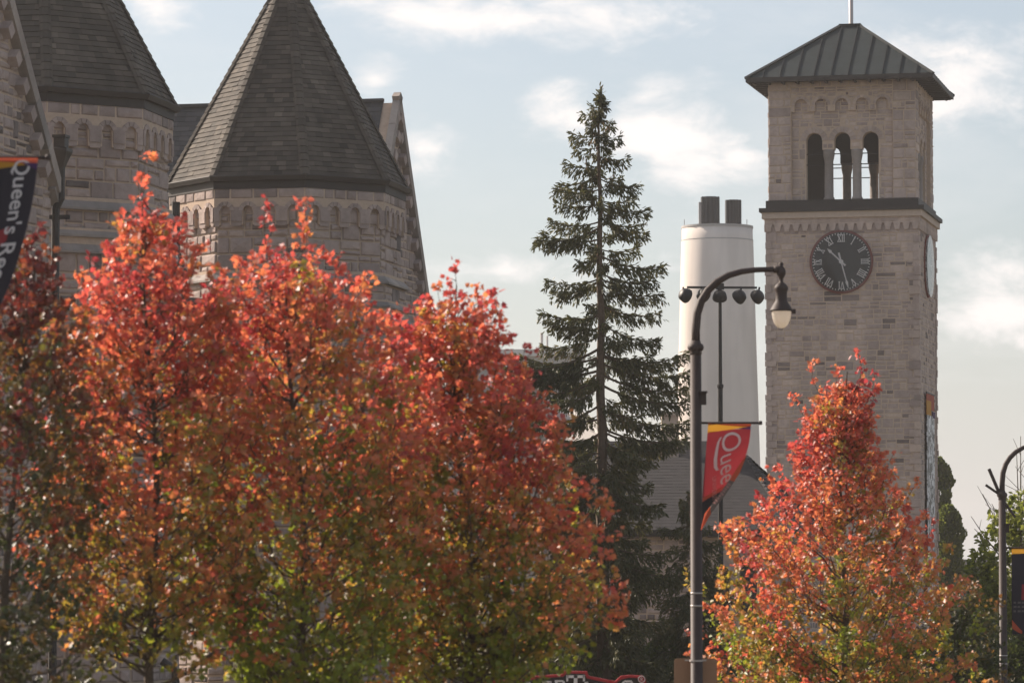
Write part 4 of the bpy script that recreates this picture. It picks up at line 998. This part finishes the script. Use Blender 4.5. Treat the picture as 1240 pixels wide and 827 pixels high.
for ch, x, yt, yb, wd in (('B', 572, 833, 856, 15), ('E', 589, 831, 855, 13), ('A', 603, 828.5, 854, 16), ('V', 637, 825, 853, 16), ('E', 656, 824, 852, 12), ('R', 671, 823, 852, 14),
                          ('T', 686, 816.8, 855, 22), ('A', 704, 825, 852, 13), ('I', 718, 827, 852, 7), ('L', 728, 829, 852, 10), ('S', 750, 823, 855, 20)):
    blk(ch, x, yt, yb, wd)
blk('A', 620, 827, 853, .1, .1) if False else None
mb = MB(); c_ = kp(777, 822, .06)-org; sK = Yk/F
for i in range(20):
    a, b = 2*math.pi*i/20, 2*math.pi*(i+1)/20
    for r0, r1, z in ((3.4, 4.4, 0),): mb.prism(([c_+Vector((math.cos(x)*r*sK, 0, math.sin(x)*r*sK)) for x, r in ((a, r0), (a, r1), (b, r1), (b, r0))], (0, .02, 0)))
text_mesh('R', 6*sK, lambda tx, ty, tz: Vector((c_.x+tx, c_.y-.01, c_.z-2.1*sK+ty)), 'registered_mark', M['signwhite'], ks, 0, 'CENTER')
mb.build('mark_ring', M['signwhite'], ks)
mb = MB(); mb.prism(([c_+Vector((math.cos(2*math.pi*i/20)*4.6*sK, .025, -math.sin(2*math.pi*i/20)*4.6*sK)) for i in range(20)], (0, .03, 0))); mb.build('mark_disc', M['signred'], ks)
for x in (590, 760):
    a = kp(x, 860)-org; mb = MB(); mb.tube([(a.x, .14, 0), (a.x, .14, a.z+.3)], .04, 8); mb.build('support_post', M['darkmetal'], ks)

# ------------------------------------------------------------------ foliage
def mesh_np(name, V, loops, starts, totals, tint, material, parent, smooth=False):
    me = bpy.data.meshes.new(name); me.vertices.add(len(V)); me.vertices.foreach_set('co', V.astype(np.float32).ravel())
    me.loops.add(len(loops)); me.loops.foreach_set('vertex_index', loops.astype(np.int32))
    me.polygons.add(len(starts)); me.polygons.foreach_set('loop_start', starts.astype(np.int32)); me.polygons.foreach_set('loop_total', totals.astype(np.int32))
    me.materials.append(material); at = me.attributes.new('tint', 'FLOAT', 'FACE'); at.data.foreach_set('value', tint.astype(np.float32))
    me.update(calc_edges=True); me.validate()
    o = bpy.data.objects.new(name, me); C.objects.link(o); o.parent = parent; return o
LEAF = np.array([(0, 0, 0), (.26, -.06, .07), (.2, .16, .05), (.52, .36, .13), (.27, .46, .06), (.3, .74, .07), (.12, .68, .02), (0, 1, -.04),
                 (-.12, .68, .02), (-.3, .74, .07), (-.27, .46, .06), (-.52, .36, .13), (-.2, .16, .05), (-.26, -.06, .07)])
LEAF_F = [[0, 1, 2, 3, 4, 5, 6, 7], [7, 8, 9, 10, 11, 12, 13, 0]]
SMALL = np.array([(0, 0, 0), (.3, .35, .06), (.22, .75, .04), (0, 1, -.05), (-.22, .75, .04), (-.3, .35, .06)]); SMALL_F = [[0, 1, 2, 3], [3, 4, 5, 0]]
def put(tmpl, faces, pos, ydir, nrm, size, tint, name, material, parent):
    pos = np.asarray(pos); n = len(pos); ydir = np.asarray(ydir); nrm = np.asarray(nrm); size = np.asarray(size)
    ydir = ydir/np.linalg.norm(ydir, axis=1, keepdims=True); x = np.cross(ydir, nrm); x /= np.linalg.norm(x, axis=1, keepdims=True)+1e-9; z = np.cross(x, ydir)
    T = tmpl
    V = pos[:, None, :] + size[:, None, None]*(T[None, :, 0:1]*x[:, None, :] + T[None, :, 1:2]*ydir[:, None, :] + T[None, :, 2:3]*z[:, None, :])
    V = V.reshape(-1, 3); k = len(T); fl = np.concatenate([np.array(f) for f in faces]); loops = (np.arange(n)[:, None]*k + fl[None, :]).ravel()
    tot = np.tile([len(f) for f in faces], n); st = np.concatenate([[0], np.cumsum(tot)[:-1]])
    return mesh_np(name, V, loops, st, tot, np.repeat(np.asarray(tint), len(faces)), material, parent)

def interp(tab, z):
    """tab rows (z, left, right) from top down"""
    zs_ = [r[0] for r in tab][::-1]; return (np.interp(z, zs_, [r[1] for r in tab][::-1]), np.interp(z, zs_, [r[2] for r in tab][::-1]))

def bez(a, b, c, k): return [a*(1-t)**2 + b*2*t*(1-t) + c*t*t for t in (i/k for i in range(k+1))]

def maple(name, label, bx, tx, Y, outline, tips, seed, nb, colfn, leaf=.075, cat='tree', group=None, mat='maple', dens=1.0, trunk_r=.075, tmpl=None, tw=(.18, .42), forks=True, wood='bark', ydepth=1.0):
    rng = random.Random(seed); npr = np.random.default_rng(seed)
    base = P(bx, 827, Y); base = Vector((base.x, base.y, 0)); o = thing(name, label, cat, base, 0, group)
    k = Y/F; axisx = lambda z: base.x*0 + P(bx, 827, Y).x*(1-f_(z)) + P(tx, 300, Y).x*f_(z)
    tab = [(P(bx, y, Y).z, l*k, r*k) for y, l, r in outline]; ztop = tab[0][0]; zbot = tab[-1][0]
    f_ = lambda z: min(1, max(0, z/ztop))
    axp = lambda z: Vector((axisx(z) - base.x + .06*math.sin(z*1.3+seed), .06*math.cos(z*1.1+seed), z))
    tr = MB(); tp = [axp(ztop*i/14) for i in range(15)]; tr.tube(tp, [trunk_r*(1-.9*(i/14))*(1.35 if i == 0 else 1) for i in range(15)], 9)
    pos = []; yd = []; nr = []; sz = []; ti = []
    def leaves_at(p, d, cnt, spread, tv):
        for _ in range(cnt):
            off = Vector((rng.gauss(0, 1), rng.gauss(0, 1), rng.gauss(0, 1)))*spread
            y = (d*.5 + Vector((rng.gauss(0, .6), rng.gauss(0, .6), rng.gauss(-.25, .5)))); nn_ = Vector((rng.gauss(-.22, .7), rng.gauss(-.18, .7), rng.gauss(.42, .6)))
            pos.append(tuple(p+off)); yd.append(tuple(y)); nr.append(tuple(nn_)); sz.append(leaf*rng.uniform(.6, 1.3)); ti.append(min(1, max(0, tv + rng.gauss(0, .085))))
    def limb(a, b, r, narrow=False):
        d = b-a; L0 = d.length; out_ = Vector((d.x, d.y, 0)); mid = a + out_*.62 + Vector((0, 0, d.z*.32)) + Vector((rng.gauss(0, .05), rng.gauss(0, .05), 0))
        pts = bez(a, mid, b, 7); wb = .035*L0
        for i in range(1, 7): pts[i] = pts[i] + Vector((rng.gauss(0, wb), rng.gauss(0, wb), rng.gauss(0, wb)))
        tr.tube(pts, [r*(1-.85*i/7) for i in range(8)], 5, 0, .5, False)
        bt = rng.gauss(0, .13); L_ = d.length; nt_ = max(4, int(L_*(9 if not narrow else 11)*dens))
        for i in range(nt_):
            s = (.22 if not narrow else .12) + (.8 if not narrow else .88)*(i+rng.random())/nt_; s = min(s, 1); j = min(int(s*7), 6); p = pts[j].lerp(pts[j+1], s*7-j)
            tan = (pts[j+1]-pts[j]).normalized(); w_ = rng.uniform(*tw)*(1.15-.75*s)*(.62 if narrow else 1)
            side = Vector((rng.gauss(0, 1), rng.gauss(0, 1), rng.gauss(.1, .6))).normalized(); d2 = (tan*.7+side).normalized(); e = p + d2*w_
            if forks: tr.tube([p, e], [.006, .003], 3, 0, .5, False)
            tv = colfn(e, base, rng) + bt
            c_ = max(2, int(rng.uniform(5, 9)*dens*(.75+w_)))
            for q in range(c_): leaves_at(p.lerp(e, (q+1)/c_), d2, 1, .03+.05*w_, tv)
            leaves_at(e, d2, 2, .03, tv)
        leaves_at(b, (b-pts[-2]).normalized(), 5, .035, colfn(b, base, rng)+bt)
    ga = 2.39996
    for i in range(nb):
        h = ((i+.5)/nb)**.88; z1 = zbot + (ztop-zbot)*(1-(1-h)*1.0)*.99; z1 = zbot+(ztop-zbot)*h*.97
        a = ga*i + rng.uniform(-.4, .4); l, r = interp(tab, z1); dx = math.cos(a); dy = math.sin(a)
        rad = (r if dx > 0 else l)*abs(dx) + (l+r)/2*abs(dy)*ydepth; rad *= rng.uniform(.55, 1.0) if rng.random() < .45 else rng.uniform(.85, 1.06)
        z0 = max(zbot*rng.uniform(.76, 1.1) if zbot > 0.5 else .3, z1 - rad*rng.uniform(.75, 1.25) - .1)
        st_ = axp(z0); e = axp(z1) + Vector((dx*rad, dy*rad, 0)); limb(st_, e, trunk_r*.26*(1-.6*h))
    for i in range(int(nb/6)):                               # upright shoots that break the outline
        z1 = zbot + (ztop-zbot)*rng.uniform(.4, .88); a = rng.uniform(0, 6.283); l, r = interp(tab, z1); rad = (r if math.cos(a) > 0 else l)*rng.uniform(.8, 1.02)
        e = axp(z1) + Vector((math.cos(a)*rad, math.sin(a)*rad, rng.uniform(.12, .5))); limb(e - Vector((math.cos(a)*.3, math.sin(a)*.3, rng.uniform(.6, .9))), e, trunk_r*.15, True)
    for (x, y) in tips:
        e = P(x, y, Y + rng.uniform(-.35, .35)) - base; cx_ = axp(e.z); d0 = abs(e.x - cx_.x); z0 = max(zbot*rng.uniform(1, 1.3), e.z - max(.9, d0*1.3) - .5)
        limb(axp(z0), e, trunk_r*.24, True)
    tr.build('trunk', M[wood], o); T, Fc = (LEAF, LEAF_F) if tmpl is None else tmpl
    put(T, Fc, pos, yd, nr, sz, ti, 'crown', M[mat], o); return o

def maple_col(green_top, redside=0, lo=.18, hi=.82):
    """redder towards the top and the outside, green and gold lower down: the order in which maples turn"""
    def fn(p, base, rng):
        z = p.z; t = lo + (hi-lo)*min(1, max(0, (z-2.6)/(green_top-2.6)))
        rad = math.hypot(p.x, p.y); t += .13*min(1, rad/1.6) - .05 + redside*p.x*.07
        t += -.03 + .21*math.sin(p.x*2.9+p.z*1.9+base.x)*math.cos(p.y*2.3+p.z*1.1) + .09*math.sin(p.x*4.1+p.z*5.3+2)*math.sin(p.z*3.7-p.y*4)
        return t
    return fn
G = 'autumn maples in a row'
LF = .084; DN = .80
maple('maple_tree', 'dark orange and olive maple cut off by the left edge', 8, 20, 40.5,
      [(285, 10, 25), (330, 60, 38), (370, 90, 66), (420, 100, 88), (500, 110, 102), (600, 115, 98), (700, 115, 100), (790, 105, 105), (860, 85, 90)],
      [(48, 278), (33, 292), (56, 300), (52, 345), (84, 368), (98, 395), (20, 330), (5, 300), (-25, 290), (100, 470)], 101, 105, maple_col(7.6, 0, .1, .72), LF, group=G, dens=DN, mat='maple_dark')
maple('maple_tree', 'red and orange maple with a lone top sprig beside the left turret', 192, 178, 42,
      [(248, 3, 5), (280, 16, 30), (312, 45, 75), (340, 72, 95), (390, 98, 118), (450, 118, 130), (550, 132, 138), (650, 135, 135), (710, 125, 120), (750, 85, 100), (772, 45, 60)],
      [(178, 190), (173, 243), (226, 264), (200, 274), (145, 312), (116, 332), (262, 325), (245, 300), (100, 400), (160, 290), (270, 360), (128, 350), (285, 372)], 102, 150, maple_col(6.9, 0, .20, .70), LF, group=G, dens=DN)
maple('maple_tree', 'maple with twin tall red tips before the right turret and green lower leaves', 376, 350, 43,
      [(290, 30, 35), (325, 60, 60), (360, 80, 85), (400, 102, 120), (440, 118, 142), (500, 125, 155), (550, 130, 160), (650, 138, 155), (730, 115, 145), (770, 85, 140), (835, 60, 105)],
      [(320, 251), (371, 247), (372, 262), (411, 310), (442, 338), (300, 330), (340, 300), (395, 350), (480, 405), (494, 432), (290, 380), (425, 372), (468, 420)], 103, 165, maple_col(7.0, .08, .03, .70), LF, group=G, dens=DN)
maple('maple_tree', 'widest maple of the row, crimson top and right side sloping toward the spruce', 575, 552, 44.5,
      [(345, 12, 20), (372, 32, 40), (400, 58, 55), (430, 84, 68), (470, 112, 90), (550, 128, 112), (620, 120, 140), (690, 125, 165), (730, 120, 172), (765, 112, 140), (803, 90, 95)],
      [(550, 321), (578, 349), (597, 355), (516, 365), (530, 350), (582, 419), (606, 426), (635, 445), (623, 462), (640, 517), (671, 549), (703, 582), (727, 640), (742, 690), (752, 742), (505, 400), (565, 380), (655, 500), (690, 610)],
      104, 190, maple_col(6.4, .3, .08, .80), LF, group=G, dens=DN)
maple('maple_tree', 'solitary young maple in front of the clock tower, red top, gold skirt', 1018, 1022, 62,
      [(450, 4, 6), (500, 32, 26), (550, 58, 38), (600, 85, 62), (650, 130, 98), (700, 150, 118), (760, 160, 135), (830, 155, 150), (880, 120, 120)],
      [(1039, 427), (985, 442), (1012, 445), (961, 477), (1059, 452), (1062, 470), (1044, 508), (1062, 535), (958, 543), (939, 566), (921, 602), (1081, 572), (1111, 582), (1133, 632), (870, 640), (899, 634), (872, 690), (853, 733), (1150, 710), (1000, 470)],
      105, 185, maple_col(6.0, -.1, .24, .74), .086, trunk_r=.08, dens=.85)

# shrubs and low maples at the right
def shrub_col(lo, hi):
    return lambda p, base, rng: lo + (hi-lo)*rng.random()
maple('maple_shrub', 'low russet maple shrub right of the solitary maple', 1150, 1152, 70,
      [(700, 10, 12), (730, 38, 40), (780, 50, 50), (850, 55, 55), (900, 40, 40)], [(1163, 700), (1178, 705), (1132, 716), (1190, 745)], 111, 46, maple_col(3.6, 0, .1, .6), .08, 'shrub', trunk_r=.04, mat='maple_dark')
maple('green_shrub', 'broad dark green shrub behind the far right lamp post', 1212, 1212, 96,
      [(735, 20, 20), (760, 60, 45), (810, 75, 60), (900, 70, 60)], [(1180, 742), (1235, 745)], 112, 60, shrub_col(0, .35), .13, 'shrub', mat='green', tmpl=(SMALL, SMALL_F), trunk_r=.06, dens=1.0)
maple('green_tree', 'sparse light green tree partly behind the far right lamp', 1232, 1236, 102,
      [(596, 6, 30), (620, 25, 40), (660, 38, 55), (700, 45, 60), (760, 60, 60)], [(1217, 605), (1200, 625), (1186, 648), (1194, 690), (1180, 668), (1236, 597)], 113, 42, shrub_col(.35, .95), .15, 'tree', mat='green', tmpl=(SMALL, SMALL_F), dens=.9)
maple('green_shrub', 'small light green bush at the foot of the tower corner', 1186, 1184, 110,
      [(680, 6, 8), (705, 22, 20), (750, 28, 25), (800, 30, 30)], [(1184, 670), (1172, 690)], 114, 30, shrub_col(.4, .8), .16, 'shrub', mat='green', tmpl=(SMALL, SMALL_F), dens=.9)
def bare(name, label, bx, Y, tips, seed):
    rng = random.Random(seed); b = P(bx, 700, Y); base = Vector((b.x, b.y, 0)); o = thing(name, label, 'tree', base); mb = MB()
    top = P(bx, 640, Y)-base; mb.tube([(0, 0, 0), top*.6, top], [.12, .09, .05], 7)
    for x, y in tips:
        e = P(x, y, Y+rng.uniform(-1, 1))-base; m_ = top*rng.uniform(.7, .95); pts = bez(m_, (m_+e)/2+Vector((0, 0, -.25)), e, 6); mb.tube(pts, [.035*(1-.75*i/6) for i in range(7)], 5)
        for j in range(5):
            p = pts[1+j]; q = p + Vector((rng.uniform(-.6, .6), rng.uniform(-.3, .3), rng.uniform(.2, .7))); mb.tube([p, q], [.012, .006], 3)
    mb.build('bare_branches', M['bark'], o)
bare('bare_tree', 'leafless twiggy tree rising behind the far right lamp', 1236, 108, [(1180, 640), (1190, 598), (1201, 610), (1176, 625), (1236, 528), (1231, 545), (1215, 600), (1248, 560)], 9)

def column_tree(name, label, x, Y, yt, yb, wl, seed, n=5200):
    rng = random.Random(seed); b = P(x, yb, Y); base = Vector((b.x, b.y, 0)); o = thing(name, label, 'tree', base, 0, 'columnar trees behind the tower'); zt_ = P(x, yt, Y).z; zb_ = P(x, yb, Y).z; k = Y/F
    mb = MB(); mb.tube([(0, 0, 0), (0, 0, zb_+.5), (0, 0, zt_*.96)], [.16, .12, .02], 8); mb.build('trunk', M['bark'], o)
    pos = []; yd = []; nr = []; sz = []; ti = []
    for _ in range(n):
        h = rng.random()**.9; a = rng.uniform(0, 6.283); prof = math.sin(math.pi*min(1, h*.92+.06))**.5
        r = wl*k*prof*(1+.2*math.sin(a*2+h*11)+.12*math.sin(h*31+a))*rng.uniform(.35, 1.0)**.5
        pos.append((r*math.cos(a), r*math.sin(a), zb_+(zt_-zb_)*h)); yd.append((math.cos(a)*.5, math.sin(a)*.5, 1+rng.gauss(0, .4))); nr.append((math.cos(a)+rng.gauss(0, .6), math.sin(a)+rng.gauss(0, .6), rng.gauss(.2, .5))); sz.append(rng.uniform(.12, .24)); ti.append(min(1, max(0, rng.gauss(.3, .2))))
    put(SMALL, SMALL_F, pos, yd, nr, sz, ti, 'crown', M['green'], o)
column_tree('columnar_tree', 'taller narrow green tree just peeking past the right tower edge', 1136, 205, 556, 640, 17, 71)
column_tree('columnar_tree', 'shorter fuller narrow green tree right of the tower foot', 1149, 196, 614, 716, 18, 72, 6500)

# ------------------------------------------------------------------ spruces
def spruce(name, label, bx, tx, Y, ytop, prof, tips, seed, nwh, dens=1.0, ybot=860, trunk_r=.2, open_above=None):
    rng = random.Random(seed); b = P(bx, 700, Y); base = Vector((b.x, b.y, 0)); o = thing(name, label, 'spruce', base); k = Y/F
    zt_ = P(tx, ytop, Y).z; txw = P(tx, ytop, Y).x - base.x; mb = MB()
    axp = lambda z: Vector((txw*(z/zt_)+.03*math.sin(z*2), .03*math.cos(z*1.7), z))
    mb.tube([axp(zt_*i/16) for i in range(17)], [trunk_r*(1-i/16)**.85+.012 for i in range(17)], 9)
    tab = [(P(bx, y, Y).z, r*k) for y, r in prof][::-1]
    rad = lambda z: float(np.interp(z, [t[0] for t in tab], [t[1] for t in tab]))
    pos = []; yd = []; nr = []; sz = []; ti = []
    def spray(p, d, cnt, ln, tv):
        for _ in range(cnt):
            dd = (d + Vector((rng.gauss(0, .42), rng.gauss(0, .42), rng.gauss(-.12, .35)))); q = p + Vector((rng.gauss(0, .035), rng.gauss(0, .035), rng.gauss(0, .03)))
            pos.append(tuple(q)); yd.append(tuple(dd)); nr.append((rng.gauss(0, 1), rng.gauss(0, 1), rng.gauss(.3, .8))); sz.append(ln*rng.uniform(.7, 1.3)); ti.append(min(1, max(0, tv+rng.gauss(0, .16))))
    def branch(z0, e, fat=1.0):
        a = axp(z0); d = e-a; L_ = d.length; out_ = Vector((d.x, d.y, 0)).normalized() if Vector((d.x, d.y)).length > .01 else Vector((1, 0, 0)); sag = .2*L_
        c = a + d*.55 - Vector((0, 0, sag)); nseg = 9; pts = bez(a, c, e, nseg); mb.tube(pts, [.035*(L_/2.5)*(1-.85*i/nseg)+.006 for i in range(nseg+1)], 5, 0, .5, False)
        side = out_.cross(EZ); n_ = max(5, int(L_*9*dens)); tv0 = rng.gauss(.42, .12)
        for i in range(n_):
            s = .16 + .84*(i+rng.random())/n_; s = min(s, .999); j = int(s*nseg); p = pts[j].lerp(pts[j+1], s*nseg-j); tan = (pts[j+1]-pts[j]).normalized()
            spray(p, tan, 3 + int(3*min(1, L_)), .09 + .055*min(1, L_), tv0)
            for sg in (-1, 1):
                wl = (.04 + .07*min(1, L_) + .30*min(1, L_/2.4)*math.sin(min(1, (1.08-s)*1.25)*1.57))*rng.uniform(.5, 1.2)*fat
                dr = (tan*.75 + side*sg*rng.uniform(.3, 1.0) - EZ*rng.uniform(.2, 1.1)).normalized(); m_ = max(2, int(wl/.05))
                for q in range(m_):
                    f = (q+1)/m_; spray(p + dr*wl*f - EZ*(.10*f*f), (dr - EZ*.5*f), 3, .135, tv0 - .05)
            if rng.random() < .55*fat:                      # pendulous twig
                h = rng.uniform(.1, .34)
                for q in range(4): spray(p - EZ*h*(q+1)/4, Vector((0, 0, -1)), 2, .11, tv0+.12)
        spray(e, (e-pts[-2]).normalized(), 8, .12, tv0)
    for (x, y) in tips:
        e = P(x, y, Y+rng.uniform(-.5, .5))-base; ax_ = axp(e.z); dx = abs(e.x-ax_.x); branch(min(zt_*.985, e.z + dx*rng.uniform(-.12, .3)), e)
    for i in range(nwh):
        h = (i+.5)/nwh; z = zt_*(1-h) + .35*h; z += rng.uniform(-.08, .08); a = 2.39996*i + rng.uniform(-.5, .5)
        short = open_above and z > open_above and i % 6
        if short and i % 6 in (2, 4, 5): continue
        r = rad(z)*(rng.uniform(.15, .45) if short else rng.uniform(.5, .95)); dz = -.12*r if z < zt_*.8 else .12*r
        e = axp(z) + Vector((r*math.cos(a), r*math.sin(a), dz*rng.uniform(.4, 1.4))); branch(min(z+.1*r, zt_*.985), e)
    z = zt_
    while z > zt_-1.2: spray(axp(min(z, zt_)), Vector((0, 0, 1.4)), 2, .07+.05*(zt_-z), .7); z -= .06
    for _ in range(26):                                      # hanging cones near the top
        z = zt_*rng.uniform(.84, .97); a = rng.uniform(0, 6.28); p = axp(z)+Vector((math.cos(a), math.sin(a), 0))*rad(z)*rng.uniform(.2, .7)
        for q in range(5): spray(p, Vector((0, 0, -1.6)), 1, .13, 1.0)
    mb.build('trunk', M['sprucebark'], o); put(SMALL*np.array([.5, 1, 1]), SMALL_F, pos, yd, nr, sz, ti, 'crown', M['spruce'], o); return len(pos)
prof = [(108, 1), (125, 5), (150, 14), (185, 28), (225, 44), (290, 55), (330, 62), (400, 72), (440, 82), (500, 92), (560, 98), (620, 102), (700, 112), (780, 122), (860, 125)]
tipsL = [(716, 128), (706, 138), (692, 162), (697, 178), (685, 198), (680, 224), (674, 228), (675, 245), (650, 290), (657, 283), (668, 267), (664, 340), (672, 355), (656, 378), (668, 392), (658, 420), (615, 441), (624, 430), (640, 455), (614, 446), (634, 474), (634, 496), (642, 514), (664, 540), (674, 578)]
tipsR = [(733, 125), (741, 148), (750, 165), (758, 192), (752, 215), (773, 225), (768, 240), (783, 254), (781, 282), (770, 300), (804, 322), (790, 340), (800, 356), (796, 380), (797, 412), (790, 430), (833, 427), (834, 451), (836, 485), (830, 470), (835, 510), (832, 530)]
ns = spruce('spruce_tree', 'tall sparse dark spruce with drooping boughs in the centre', 731, 725, 100, 109, prof, tipsL + tipsR, 201, 190, open_above=P(731, 520, 100).z)
spruce('spruce_tree', 'lower dense spruce tucked behind the middle lamp post', 838, 838, 116, 590, [(590, 4), (640, 30), (700, 52), (780, 75), (860, 85)], [(800, 640), (880, 700), (872, 655), (885, 745)], 202, 60, .9, trunk_r=.12)
spruce('spruce_tree', 'shaded lower spruce filling the gap left of the tall spruce foot', 690, 690, 112, 600, [(600, 4), (650, 32), (720, 60), (780, 75), (860, 85)], [], 203, 60, .9, trunk_r=.12)
# low hedge along the foot of the buildings
def hedge(label, x0, x1, Y, yt, seed, n, tlo, thi, m='green'):
    rng = random.Random(seed); a = P(x0, yt, Y); b = P(x1, yt, Y); o = thing('hedge', label, 'hedge', ((a.x+b.x)/2, Y, 0)); hw = (b.x-a.x)/2; zt_ = a.z
    mb = MB()
    for i in range(int(hw*2/.7)+1): mb.tube([(-hw+i*.7, 0, 0), (-hw+i*.7+.1, .1, zt_*.8)], [.03, .012], 5)
    mb.build('stems', M['bark'], o); pos = []; yd = []; nr = []; sz = []; ti = []
    for _ in range(n):
        x = rng.uniform(-hw, hw); top = zt_*(.86+.1*math.sin(x*2.1+seed)+.08*math.sin(x*5.3)); z = top*rng.random()**.6; y = rng.uniform(-.8, .8)
        pos.append((x, y, z)); yd.append((rng.gauss(0, 1), rng.gauss(0, 1), rng.gauss(.5, .8))); nr.append((rng.gauss(0, 1), rng.gauss(0, 1), rng.gauss(.4, .8))); sz.append(rng.uniform(.08, .15)); ti.append(rng.uniform(tlo, thi))
    put(SMALL, SMALL_F, pos, yd, nr, sz, ti, 'foliage', M[m], o)
hedge('dark clipped hedge low behind the stand sign', 600, 900, 118, 770, 61, 14000, 0, .5)
hedge('dark green hedge at the foot of the clock tower', 900, 1300, 130, 775, 62, 15000, 0, .5)
